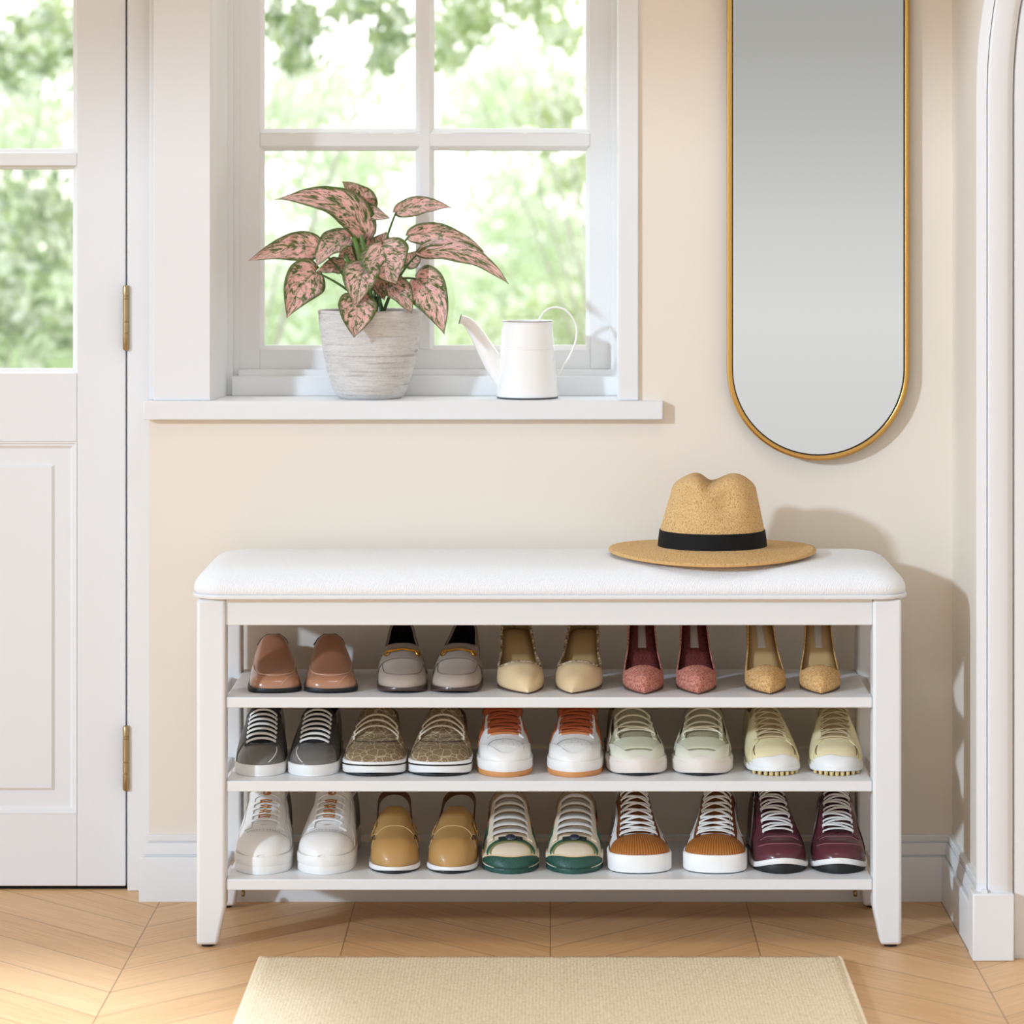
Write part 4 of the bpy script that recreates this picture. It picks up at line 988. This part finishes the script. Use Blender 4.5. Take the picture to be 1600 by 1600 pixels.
def cream_sneaker(sh, px, Y, yw, mir, side):
    s = Shoe('cream_sneaker', f'{side} shoe of the cream yellow sneakers at the right end of the middle shelf', 'shoe', GROUP[sh], px, sh, Y, yw, mir, .262, .0415,
             [(0, .92), (.12, .97), (.28, 1.0), (.42, .92), (.55, .76), (.7, .68), (.85, .72), (1, .68)], [(0, .024), (.12, .032), (.25, .040), (.35, .051), (.5, .071), (.62, .082), (1, .080)], lac_so(.25, .54, .25, .28, .58), [(0, .010), (1, .014)], ez=.78, toe=(.19, .5), ah=.13)
    cr = mat('cream_leather', (238, 226, 184), .35, spec=.4, coat=.15); dk = mat('dark_brown_seam', (92, 74, 48), .7)  # dk: dark brown of the two slanting seam lines
    s.sole('outsole', mat('dark_outsole', (58, 48, 36), .6), 0.0, .003, -.004)
    s.sole('sole', K_WHITE, lambda t: .0035 + .004 * max(0, 1 - t / .2) ** 2, .0125, .0020)
    st = MB()
    for k in range(9):
        v = k / 4 - 1; t = .02 + .10 * abs(v) ** 2; w = s.hw(t) if abs(v) > .95 else s.hw(.13) * abs(v); x = math.copysign(w, v) * .88 * s.mir
        y = s.L * (.012 + .085 * abs(v) ** 2.4)
        st.lathe([(0, 0), (.0030, 0), (.0034, .004), (.0034, .0062), (0, .0062)], (x, y, 0), 12)
    st.build('studs', mat('pale_gold_stud', (216, 194, 136), .4), s.root)
    s.upper(cr, mat('sand_lining', (176, 156, 118), .8)); s.insole('insole', K_DARK, .3, .97, dz=.004); s.tongue(mat('taupe_tongue', (178, 156, 116), .75), .22, .58, .5)
    s.fpatch('toe_wrap', K_WHITE, lambda x: 0, lambda x: .034 * (1 - abs(x) ** 1.6) + .002 + .012 * math.exp(-((x - .25) / .3) ** 2), .0004, .0010)
    for sg in (-1, 1):
        s.patch('quarter', cr, lambda u, v, sg=sg: (.22 + .38 * u - .13 * v * (1 - u * .4), sg * (max(.27, s.so(.25 + .36 * u)) + .02 + .62 * v)), .0003, .0012)
        s.line('seam', dk, [(.105 + .145 * k / 8, sg * (.66 - .34 * (k / 8))) for k in range(9)], .0008, .0006)
    s.laces(mat('beige_lace', (196, 180, 146), .8), seq(.27, .52, 6), .36, .0030, .0016, .0030, 'cross', bow=.01)
    s.line('lace_bar', mat('beige_lace', (196, 180, 146), .8), [(.235, v * .42) for v in seq(-1, 1, 13)], .0016, .0024)
pair(cream_sneaker, 1, (1214, 1308), .048, (3, -3))

# ---- bottom shelf
HI = [(0, .038), (.12, .052), (.22, .064), (.33, .082), (.48, .108), (.6, .120), (.8, .122), (1, .112)]
def white_sneaker(sh, px, Y, yw, mir, side):
    s = Shoe('white_sneaker', f'{side} shoe of the plain white sneakers with gold lettered laces', 'shoe', GROUP[sh], px, sh, Y, yw, mir, .268, .0430, FOOT,
             [(0, .024), (.12, .031), (.24, .036), (.33, .047), (.5, .072), (.62, .088), (.8, .090), (1, .086)], lac_so(.27, .54, .22, .26, .56), [(0, .026), (1, .028)], ez=.74, toe=(.18, .5), ah=.13)
    s.sole('outsole', K_WHITE, 0, .013, .0030); s.sole('midsole', K_WHITE, .0126, .028, .0036)
    s.upper(K_WLEA, mat('grey_lining', (120, 118, 116), .8)); s.insole('insole', mat('grey_lining', (120, 118, 116), .8), .3, .97, dz=.004); s.tongue(K_WLEA, .24, .60, .5, lift=.006)
    s.patch('toe_cap', K_WLEA, lambda u, v: (.002 + (.155 + .07 * (v * 2 - 1) ** 2) * u ** 1.5, (v * 2 - 1) * .97), .0003, .0012, 20, 36)
    dots = MB()
    for k in range(13):
        v = (k / 6 - 1) * .36; p = s.S(.19 + .05 * v * v, v, .0004); dots.lathe([(0, 0), (.0009, 0), (.0009, .0006), (0, .0006)], tuple(p), 8)
    dots.build('perforation', mat('grey_perforation', (150, 149, 148), .8), s.root)
    for sg in (-1, 1):
        s.patch('eyestay', K_WLEA, lambda u, v, sg=sg: (.235 + .36 * u, sg * (max(.24, s.so(.235 + .36 * u)) + .01 + .22 * v)), .0004, .0016)
        s.patch('quarter', K_WLEA, lambda u, v, sg=sg: (.34 + .32 * u - .10 * v, sg * (.54 + .42 * v)), .0002, .0012)
        s.patch('heel_panel', mat('grey_lining', (120, 118, 116), .8), lambda u, v, sg=sg: (.70 + .26 * u, sg * (.62 + .36 * v)), .0003, .0012)
    s.laces(K_LACEW, seq(.29, .54, 6), .34, .0050, .0018, .0028, 'bar', bow=.008, seed=int(px))
    gl = mat('amber_gold', (190, 116, 40), .3, metal=.5); mb = MB()
    def strok(ts, a, b):
        mb.tube([s.S(t, v, .0052) for t, v in ts], .0010, 6)
    r_ = random.Random(int(px))
    for k, t in enumerate((.305, .345, .385, .425)):
        x0 = -.09
        strok([(t, -.10), (t + .008, -.02), (t + .004, .08)], 0, 0); strok([(t + .018, -.09), (t + .022, .0), (t + .017, .10)], 0, 0)
        strok([(t, -.10 + .06 * (k % 3)), (t + .010, -.085 + .06 * (k % 3)), (t + .022, -.10 + .07 * (k % 3))], 0, 0)
    strok([(.50 + .012 * math.cos(a), .06 * math.sin(a)) for a in seq(0, 5.6, 14)], 0, 0); strok([(.50, .0), (.503, .07)], 0, 0)
    mb.build('gold_lettering', gl, s.root)
pair(white_sneaker, 2, (408, 503), .040, (1, -3))

def clog(sh, px, Y, yw, mir, side):
    s = Shoe('slingback_clog', f'{side} shoe of the tan leather slingback clogs', 'shoe', GROUP[sh], px, sh, Y, yw, mir, .245, .0385,
             [(0, .95), (.15, 1), (.3, 1), (.5, .86), (.7, .80), (1, .78)], [(0, .032), (.12, .040), (.25, .047), (.40, .059), (.53, .069), (.62, .070), (.8, .06), (1, .05)],
             [(0, 0), (.53, 0), (.545, .35), (.60, .7), (.64, .9), (1, .97)], [(0, .010), (1, .016)], ex=.8, ez=.7, toe=(.20, .5), ah=.13)
    m = mat('tan_leather', (182, 142, 86), .4, spec=.4, coat=.1, var=.05, vscale=25); dk = mat('brown_strap', (110, 70, 36), .5)
    s.sole('sole', K_BLACK, 0, .004, .0005); s.sole('midsole', K_WHITE, lambda t: .0025 + .003 * max(0, 1 - t / .12) ** 2, .0105, .0024)
    s.upper(m, dk, t1=.64, thick=.0026); s.insole('footbed', mat('grey_suede_footbed', (150, 146, 142), .9), .3, .985, .95, dz=.004, thick=.003)
    st = mat('pale_stitch', (226, 200, 150), .7)
    s.line('stitching', st, [(.27 + .02 * math.cos(v * 2.4) - .06 * abs(v) ** 3, v * .80) for v in seq(-1, 1, 25)], .0005, .0004)
    for sg in (-1, 1):
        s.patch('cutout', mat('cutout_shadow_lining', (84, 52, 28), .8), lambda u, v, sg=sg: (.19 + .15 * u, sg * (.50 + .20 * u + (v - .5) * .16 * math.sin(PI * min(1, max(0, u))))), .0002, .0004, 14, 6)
        s.line('cutout_edge', st, [(.19 + .15 * u, sg * (.50 + .20 * u - .08 * math.sin(PI * u))) for u in seq(0, 1, 13)], .0006, .0006)
        s.patch('buckle_strap', m, lambda u, v, sg=sg: (.38 + .06 * u, sg * (.52 + .36 * v)), .0008, .0020, 6, 14)
        b_ = [s.S(.385 + .05 * a, sg * (.66 + .10 * b), .0034) for a, b in ((0, 0), (1, 0), (1, 1), (0, 1))]
        MB().tube(b_, .0009, 6, closed=True).build('buckle', mat('aged_brass', (176, 140, 84), .32, metal=1.0), s.root)
    pts = spline([(-.0275, .135, .060), (-.0265, .165, .070), (-.024, .195, .080), (-.014, .218, .086), (0, .226, .0875), (.014, .218, .086), (.024, .195, .080), (.0265, .165, .070), (.0275, .135, .060)], 5)
    MB().tube(pts, .0052, 8, flat=.0014, normals=[Vector((p[0], (p[1] - .17) if p[1] > .17 else 0, .0)) if True else None for p in pts]).build('heel_strap', dk, s.root)
pair(clog, 2, (617, 703), .045, (3, -3))

def jewel_sneaker(sh, px, Y, yw, mir, side):
    s = Shoe('jewelled_sneaker', f'{side} shoe of the cream and green sneakers with round jewels', 'shoe', GROUP[sh], px, sh, Y, yw, mir, .262, .0430,
             [(0, .94), (.12, .98), (.28, 1.0), (.42, .92), (.55, .80), (.7, .74), (.85, .76), (1, .72)], [(0, .020), (.12, .026), (.22, .029), (.33, .041), (.5, .066), (.6, .080), (.8, .082), (1, .080)], lac_so(.27, .58, .36, .40, .62), [(0, .0076), (.15, .012), (1, .024)], ez=.72, toe=(.20, .48), ah=.14)
    cr = mat('cream_calf', (236, 222, 198), .4, spec=.35, coat=.1); gr = mat('green_grain_rubber', (30, 78, 66), .45, bump=.6, bscale=340, bdist=.0015); gr2 = mat('green_stripe', (44, 104, 78), .5)
    tw = mat('gold_tweed', (176, 150, 118), .85, var=.35, vscale=300, bump=.4, bscale=500)
    s.sole('outsole', gr, 0, .008, .0024); s.sole('midsole', cr, .0076, lambda t: .0079 + .016 * min(1, max(0, t - .02) * 6), .0030, t0=.05)
    s.upper(cr, K_DARK); s.insole('insole', K_DARK, .3, .97, dz=.004); s.tongue(tw, .23, .66, .66, lift=.006)
    s.fpatch('toe_bumper', gr, lambda x: 0, lambda x: .0015 + .030 * (1 - x * x) ** .8, .0010, .0030)
    s.fpatch('bumper_edge', mat('pale_tan_edge', (232, 208, 166), .5), lambda x: .0015 + .030 * (1 - x * x) ** .8, lambda x: .006 + .036 * (1 - x * x) ** .8, .0006, .0018, 5)
    s.patch('toe_band', gr2, lambda u, v: (.185 + .05 * u - .08 * (v * 2 - 1) ** 2, (v * 2 - 1) * .80 * (1 - .1 * u)), .0003, .0008, 6, 30)
    s.patch('glitter_band', mat('olive_glitter', (140, 138, 84), .5, var=.5, vscale=500), lambda u, v: (.172 + .022 * u - .08 * (v * 2 - 1) ** 2, (v * 2 - 1) * .66), .0006, .0008, 5, 30)
    for sg in (-1, 1):
        s.patch('eyestay', cr, lambda u, v, sg=sg: (.235 + .40 * u, sg * (.38 + .16 * v)), .0008, .0018)
        s.patch('green_stripe', gr2, lambda u, v, sg=sg: (.34 + .10 * u - .06 * v, sg * (.60 + .34 * v)), .0006, .0010)
        s.patch('red_stripe', mat('coral_stripe', (206, 104, 76), .5), lambda u, v, sg=sg: (.45 + .10 * u - .06 * v, sg * (.60 + .34 * v)), .0006, .0010)
        s.patch('quarter_panel', mat('dark_mesh', (70, 62, 52), .8, var=.3, vscale=300), lambda u, v, sg=sg: (.57 + .30 * u - .06 * v, sg * (.66 + .30 * v)), .0003, .0008)
        s.patch('tongue_stripe', K_BLACK, lambda u, v, sg=sg: (.585 + .06 * u, sg * (.14 + .05 * v)), .0050, .0010, 6, 4)
    s.laces(mat('silver_white_lace', (220, 218, 214), .7), seq(.285, .55, 6), .44, .0070, .0016, .0034, 'bar', bow=.004)
    s.laces(mat('grey_under_lace', (148, 142, 134), .8), seq(.31, .53, 5), .40, .0050, .0012, .0016, 'bar', name='under_laces')
    c = s.S(.222, 0, .0022); n = s.refdir(.222, 0); a = n.orthogonal().normalized(); b = n.cross(a)
    rings = [[c + (a * math.cos(2 * PI * k / 24) + b * math.sin(2 * PI * k / 24)) * r + n * z for k in range(24)] for r, z in ((.0074, 0), (.0072, .0030), (.0056, .0048), (.0027, .0058), (.0003, .0060))]
    j = MB().loft(rings).build('jewel', mat('navy_jewel', (22, 38, 66), .08, coat=.8), s.root)
    MB().tube([c + (a * math.cos(2 * PI * k / 24) + b * math.sin(2 * PI * k / 24)) * .0076 + n * .0018 for k in range(24)], .0010, 6, closed=True).build('jewel_setting', mat('blue_steel', (120, 140, 160), .25, metal=1.0), j)
    s.patch('jewel_tab', mat('dark_green_tab', (34, 52, 44), .6), lambda u, v: (.197 + .05 * u, (v * 2 - 1) * .24), .0006, .0014, 6, 12)
pair(jewel_sneaker, 2, (799, 896), .045, (2, -2))

def ribbed_mat():
    if 'ribbed_cognac' in MATS: return MATS['ribbed_cognac']
    t = NT('ribbed_cognac'); sp = t.node('ShaderNodeSeparateXYZ'); t.l.new(t.coord(), sp.inputs[0])
    a = t.math('DIVIDE', sp.outputs[0], t.math('SUBTRACT', .135, sp.outputs[1])); w = t.math('SINE', t.math('MULTIPLY', a, 190.0)); n = t.noise(t.coord(), 60, 3)
    t.base(t.mix(t.math('MULTIPLY', t.math('ADD', w, 1.0), .5), lin((150, 88, 34)), lin((184, 118, 54))), .5, spec=.35); t.bump(w, .45, .0009); MATS['ribbed_cognac'] = t.m; return t.m
def high_top(sh, px, Y, yw, mir, side):
    s = Shoe('high_top_sneaker', f'{side} shoe of the white high tops with brown ribbed toes', 'shoe', GROUP[sh], px, sh, Y, yw, mir, .262, .0465,
             [(0, .99), (.12, 1), (.25, .99), (.38, .84), (.52, .70), (.7, .64), (.85, .68), (1, .66)], [(0, .016), (.12, .021), (.2, .025), (.28, .033), (.45, .062), (.58, .082), (.8, .090), (1, .088)], lac_so(.215, .60, .30, .36, .52), [(0, .026), (1, .026)], ex=.9, ez=.86, toe=(.13, .42), ah=.10)
    br = mat('cognac_leather', (116, 66, 30), .5, spec=.35)
    s.sole('outsole', K_BLACK, 0, .003, .001); s.sole('sole', mat('bright_white_rubber', (244, 244, 243), .45), .0015, .0290, .0042, .0022)
    s.upper(K_WLEA, K_DARK); s.insole('insole', K_DARK, .3, .97, dz=.005); s.tongue(br, .18, .63, .60, lift=.004)
    s.patch('toe_cap', ribbed_mat(), lambda u, v: (.002 + (.195 - .02 * (v * 2 - 1) ** 2 - .08 * abs(v * 2 - 1) ** 3) * u ** 1.5, (v * 2 - 1) * .985), .0004, .0014, 22, 40)
    for sg in (-1, 1):
        s.patch('eyestay', br, lambda u, v, sg=sg: (.165 + .46 * u, sg * (max(.32, s.so(.165 + .46 * u)) + .005 + .17 * v)), .0006, .0016)
        s.line('edge_piping', br, [(.13 + .28 * k / 10, sg * (.96 - .20 * (k / 10))) for k in range(11)], .0009, .0008)
        s.rim('collar_binding', K_WHITE, .0022, .66) if sg > 0 else None
        s.patch('side_stripe', K_WHITE, lambda u, v, sg=sg: (.40 + .30 * u - .10 * v, sg * (.60 + .12 * v)), .0004, .0014)
    s.laces(K_LACEW, seq(.225, .60, 9), .42, .0050, .0018, .0032, 'cross')
    s.laces(K_LACEW, [.212], .46, .0050, .0018, .0034, 'bar', bow=.012, name='lowest_lace')
pair(high_top, 2, (1002, 1116), .048, (3, -5))

def burgundy_runner(sh, px, Y, yw, mir, side):
    s = Shoe('burgundy_runner', f'{side} shoe of the burgundy sneakers with white laces', 'shoe', GROUP[sh], px, sh, Y, yw, mir, .264, .0425,
             [(0, .93), (.12, .98), (.28, 1.0), (.42, .90), (.55, .78), (.7, .70), (.85, .74), (1, .70)], [(0, .024), (.12, .031), (.24, .037), (.33, .048), (.5, .073), (.6, .084), (.8, .086), (1, .082)], lac_so(.25, .58, .28, .30, .58), [(0, .018), (.08, .015), (.2, .014), (1, .024)], ez=.74, toe=(.19, .48), ah=.12)
    bu = mat('burgundy_leather', (94, 44, 54), .3, spec=.45, coat=.3, bump=.05, bscale=300); dk = mat('dark_burgundy', (66, 28, 36), .45, spec=.35)
    spz = lambda t: .0135 * max(0, 1 - t / .17) ** 1.6
    s.sole('outsole', K_BLACK, 0, lambda t: .0045 + spz(t), .0010); s.sole('midsole', K_WHITE, lambda t: .0035 + spz(t), lambda t: .0120 + spz(t) + .010 * max(0, t - .3), .0032, .0015)
    s.upper(bu, K_DARK); s.insole('insole', K_DARK, .3, .97, dz=.004); s.tongue(dk, .22, .64, .52, lift=.005)
    st = mat('mauve_stitch', (170, 120, 124), .7)
    s.line('toe_stitching', st, [(.085 + .06 * abs(v) ** 2, v * .62) for v in seq(-1, 1, 25)], .0005, .0004)
    s.line('vamp_stitching', st, [(.195 + .02 * abs(v) - .04 * max(0, abs(v) - .7), v * .46) for v in seq(-1, 1, 21)], .0005, .0006)
    for sg in (-1, 1):
        s.patch('eyestay', bu, lambda u, v, sg=sg: (.225 + .40 * u, sg * (max(.30, s.so(.225 + .40 * u)) + .005 + .20 * v)), .0005, .0014)
        s.patch('quarter', dk, lambda u, v, sg=sg: (.36 + .34 * u - .14 * v, sg * (.56 + .40 * v)), .0002, .0010)
        s.patch('swoosh_stripe', K_WHITE, lambda u, v, sg=sg: (.36 + .42 * u, sg * (.93 - .52 * u ** 1.3 + (v - .5) * .20 * (1 - u) ** .7 * min(1, u * 6 + .15))), .0010, .0008, 24, 6)
    s.laces(K_LACEW, seq(.265, .58, 8), .35, .0046, .0018, .0034, 'zig', seed=int(px), bow=.006)
pair(burgundy_runner, 2, (1224, 1312), .045, (3, -3))
# ------------------------------------------------------------------ garden outside
def foliage_mat(name, cols):
    t = NT(name); a = t.node('ShaderNodeAttribute', attribute_name='tint').outputs['Fac']
    c = t.ramp(a, [(i / (len(cols) - 1), lin(k)) for i, k in enumerate(cols)])
    t.base(c, .5, spec=.25)
    tl = t.node('ShaderNodeBsdfTranslucent'); t.l.new(c, tl.inputs['Color']); mx = t.node('ShaderNodeMixShader'); mx.inputs[0].default_value = .5
    t.l.new(t.bsdf.outputs[0], mx.inputs[1]); t.l.new(tl.outputs[0], mx.inputs[2]); t.l.new(mx.outputs[0], t.out.inputs[0]); return t.m
M_BARK = mat('bark', (206, 200, 190), .9, var=.2, vscale=12)
FOL = {'pale': foliage_mat('pale_leaves', [(238, 247, 222), (253, 254, 248), (222, 238, 198), (255, 255, 252), (255, 255, 255)]),
       'fresh': foliage_mat('fresh_leaves', [(194, 208, 140), (240, 246, 218), (166, 188, 116), (252, 253, 246), (255, 255, 252)]),
       'deep': foliage_mat('deep_leaves', [(140, 162, 110), (200, 214, 160), (112, 138, 88), (244, 248, 234), (255, 255, 252)])}  # near-white stops paint blown-out blurred highlights into the leaf colours
def garden(name, label, cat, kind, blobs, nl, size, trunk, seed):
    rnd = random.Random(seed); x0, y0 = trunk[0], trunk[1]
    root = empty(name, (x0, y0, -.25)); tag(root, label, cat, 'garden greenery beyond the glass')
    vs, fs, tint = [], [], []
    tot = sum(b[3] * b[4] for b in blobs)
    for (bx, by, bz, rx, rz, ry) in blobs:
        for _ in range(int(nl * rx * rz / tot)):
            while True:
                d = Vector((rnd.uniform(-1, 1), rnd.uniform(-1, 1), rnd.uniform(-1, 1)))
                if d.length <= 1: break
            d = d * rnd.uniform(.55, 1.35)
            c = Vector((bx + d.x * rx, by + d.y * ry, bz + d.z * rz)); s_ = size * rnd.uniform(.6, 1.35)
            a = Vector((rnd.gauss(0, 1), rnd.gauss(0, 1), rnd.gauss(0, 1))).normalized(); b = a.orthogonal().normalized()
            b = Matrix.Rotation(rnd.uniform(0, 6.28), 3, a) @ b; n_ = a.cross(b); k = len(vs)
            vs += [c - a * s_, c - a * s_ * .2 + b * s_ * .5 + n_ * s_ * .12, c + a * s_, c - a * s_ * .2 - b * s_ * .5 + n_ * s_ * .12]
            fs += [(k, k + 1, k + 2), (k, k + 2, k + 3)]; tint += [rnd.random()] * 4
    m = MB(); m.add(vs, fs); o = m.build('foliage', FOL[kind], root, rel=True, smooth=0, recalc=False, weld=0)
    at = o.data.attributes.new('tint', 'FLOAT', 'POINT'); at.data.foreach_set('value', tint)
    bz = max(b[2] for b in blobs)
    for (bx, by, bz_, rx, rz, ry) in blobs[:6]:
        p = bez((x0, y0, -.3), (x0 + (bx - x0) * .3, y0 + (by - y0) * .3, bz_ * .5), (bx, by, bz_ + rz * .4), 12)
        MB().tube(p, [.008 * trunk[2] * (1 - .75 * i / 12) for i in range(13)], 8).build('branch', M_BARK, root, rel=True)
structure('ground', MB().box(-40, 40, .62, 60, -.35, -.25), mat('lawn_green', (120, 150, 80), .95, var=.25, vscale=3))
def GX(px, Y): return PX(px, Y)
def B(px, py, Y, rpx, rpy, ry=.25): s_ = (5 + Y) / FPX; return (PX(px, Y), Y, PZ(py, Y), rpx * s_, rpy * s_, ry)
garden('garden_tree', 'tree with dark green leafy branches across the upper left panes', 'tree', 'deep',
       [B(455, 40, 5.4, 60, 46, .3), B(400, -40, 5.4, 90, 60, .3), B(560, 10, 5.4, 55, 24, .3), B(625, 40, 5.4, 34, 46, .3), B(470, 95, 5.4, 44, 18, .3), B(600, 80, 5.4, 24, 40, .3)], 900, .032, (PX(330, 5.4), 5.4, 1.0), 3)
garden('garden_tree', 'tree with fresh green branches across the upper right panes', 'tree', 'fresh',
       [B(730, 20, 5.4, 60, 60, .3), B(830, 10, 5.4, 70, 34, .3), B(700, 75, 5.4, 40, 44, .3), B(880, 60, 5.4, 40, 30, .3), B(760, -50, 5.4, 130, 50, .3)], 820, .032, (PX(1010, 5.4), 5.4, 1.0), 5)
garden('garden_shrub', 'broad pale green shrub behind the potted plant window', 'shrub', 'pale',
       [B(520, 380, 7.9, 150, 170, .3), B(440, 190, 7.9, 80, 60, .3), B(640, 470, 7.9, 130, 120, .3), B(560, 240, 7.9, 120, 60, .3), B(500, 140, 7.9, 150, 60, .3)], 3100, .034, (PX(560, 7.9), 7.9, 1.2), 8)
garden('garden_shrub', 'bushy fresh green shrub low behind the watering can', 'shrub', 'fresh',
       [B(880, 500, 6.4, 80, 70, .3), B(800, 540, 6.4, 110, 60, .3), B(900, 270, 6.4, 60, 40, .3), B(860, 170, 6.4, 66, 40, .3)], 1150, .033, (PX(930, 6.4), 6.4, 1.0), 12)
garden('garden_shrub', 'tall pale shrub filling the right hand panes behind the can', 'shrub', 'pale',
       [B(800, 340, 9.3, 130, 130, .3), B(760, 180, 9.3, 110, 60, .3), B(800, 120, 9.3, 140, 60, .3), B(890, 430, 9.3, 90, 130, .3)], 2600, .036, (PX(800, 9.3), 9.3, 1.2), 15)
garden('garden_shrub', 'dense green shrub close behind the glazed door', 'shrub', 'deep',
       [B(60, 350, 6.0, 90, 90, .3), B(-20, 480, 6.0, 110, 90, .3), B(90, 520, 6.0, 60, 60, .3), B(20, 90, 6.0, 120, 60, .3), B(90, 30, 6.0, 60, 44, .3)], 1400, .033, (PX(-30, 6.0), 6.0, 1.1), 21)
garden('garden_shrub', 'pale shrub further behind the glazed door', 'shrub', 'pale',
       [B(30, 180, 8.0, 120, 110, .3), B(60, 420, 8.0, 120, 150, .3), B(-40, 300, 8.0, 120, 150, .3), B(70, 60, 8.0, 90, 90, .3)], 2500, .036, (PX(40, 8.0), 8.0, 1.2), 24)

# ------------------------------------------------------------------ light
sc = bpy.context.scene
wd = bpy.data.worlds.new('World'); sc.world = wd; wd.use_nodes = True
nt = wd.node_tree; bg = nt.nodes['Background']
tc = nt.nodes.new('ShaderNodeTexCoord'); sp = nt.nodes.new('ShaderNodeSeparateXYZ'); nt.links.new(tc.outputs['Generated'], sp.inputs[0])
def mr(val, a, b, c, d, smooth=True):
    n_ = nt.nodes.new('ShaderNodeMapRange'); n_.interpolation_type = 'SMOOTHSTEP' if smooth else 'LINEAR'
    nt.links.new(val, n_.inputs[0]); n_.inputs[1].default_value = a; n_.inputs[2].default_value = b; n_.inputs[3].default_value = c; n_.inputs[4].default_value = d
    return n_.outputs[0]
rp = nt.nodes.new('ShaderNodeValToRGB'); nt.links.new(mr(sp.outputs[2], -.16, .20, 0, 1, False), rp.inputs[0])
els = rp.color_ramp.elements
stops = [(0.0, (.95, .97, 1.0)), (.22, (1.75, 1.75, 1.74)), (.335, (1.98, 1.97, 1.94)), (.42, (1.72, 1.715, 1.70)), (.50, (1.38, 1.38, 1.34)), (.58, (1.12, 1.11, 1.05)), (.68, (1.08, 1.08, 1.05)), (1.0, (.95, .98, 1.02))]
while len(els) < len(stops): els.new(.5)
for e, (p_, c_) in zip(els, stops): e.position = p_; e.color = (*c_, 1)
mx = nt.nodes.new('ShaderNodeMix'); mx.data_type = 'RGBA'
nt.links.new(mr(sp.outputs[1], -.15, .25, 0, 1), mx.inputs[0]); nt.links.new(rp.outputs[0], mx.inputs[6]); mx.inputs[7].default_value = (3.9, 3.92, 3.86, 1)
nt.links.new(mx.outputs[2], bg.inputs[0]); bg.inputs[1].default_value = .78
sun = bpy.data.lights.new('sun', 'SUN'); sun.energy = 1.9; sun.angle = math.radians(3.0); sun.color = (.70, .86, 1.03)
so = link(bpy.data.objects.new('sun', sun)); d = Vector((1.08, 1.0, -.45)); so.rotation_euler = d.to_track_quat('-Z', 'Y').to_euler()
so.location = (-4, -4, 3)
# spot added out of view to make the bright patch on the floor
dl = empty('added_floor_spot', (-1.15, -1.25, CEIL)); tag(dl, 'added spot out of view that makes the bright floor patch', 'added light')
MB().lathe([(.035, 0), (.05, 0), (.052, -.004), (.05, -.008), (.036, -.006), (.035, 0)], n=32).build('added_spot_ring', M_WHITE, dl)
sl_ = bpy.data.lights.new('added_spot_light', 'SPOT'); sl_.energy = 560; sl_.spot_size = math.radians(24); sl_.spot_blend = 1.0; sl_.shadow_soft_size = .04; sl_.color = (.86, .99, 1.16)
lo = link(bpy.data.objects.new('added_spot_light', sl_)); lo.location = (-1.15, -1.25, CEIL - .02)
lo.rotation_euler = (Vector((-.85, -.62, 0)) - Vector(lo.location)).to_track_quat('-Z', 'Y').to_euler()

# unseen fill light, added to brighten the cushion, rug and floor
cl = empty('added_fill_panel', (0.0, -1.05, CEIL)); tag(cl, 'added square fill light out of view above the bench', 'added light')
MB().box(-.31, .31, -.31, .31, -.03, 0).build('fill_panel_frame', M_WHITE, cl, bevel=.004)
fl = bpy.data.lights.new('added_fill_light', 'AREA'); fl.energy = 8; fl.shape = 'SQUARE'; fl.size = .58; fl.color = (.95, 1.0, 1.04)
fo = link(bpy.data.objects.new('added_fill_light', fl)); fo.location = (0.0, -1.05, CEIL - .034)
# ------------------------------------------------------------------ camera
cam = bpy.data.cameras.new('camera'); cam.sensor_width = 36; cam.lens = FPX * 36 / 1600
cam.shift_x = -60 / 1600; cam.shift_y = -500 / 1600
cam.dof.use_dof = True; cam.dof.focus_distance = 5.14; cam.dof.aperture_fstop = cam.lens / 1000 / .026
cam.clip_start = .1; cam.clip_end = 200
co = link(bpy.data.objects.new('camera', cam)); co.location = (0, -5, CAM_H); co.rotation_euler = (PI / 2, 0, 0); sc.camera = co
vs_ = sc.view_settings; vs_.view_transform = 'Standard'; vs_.look = 'None'; vs_.gamma = 1.0; vs_.exposure = -0.05; vs_.use_curve_mapping = False
sc.display_settings.display_device = 'sRGB'
sc.cycles.use_denoising = True; sc.cycles.max_bounces = 10; sc.cycles.diffuse_bounces = 8; sc.cycles.transparent_max_bounces = 12
sc.cycles.sample_clamp_indirect = 6; sc.cycles.caustics_reflective = False
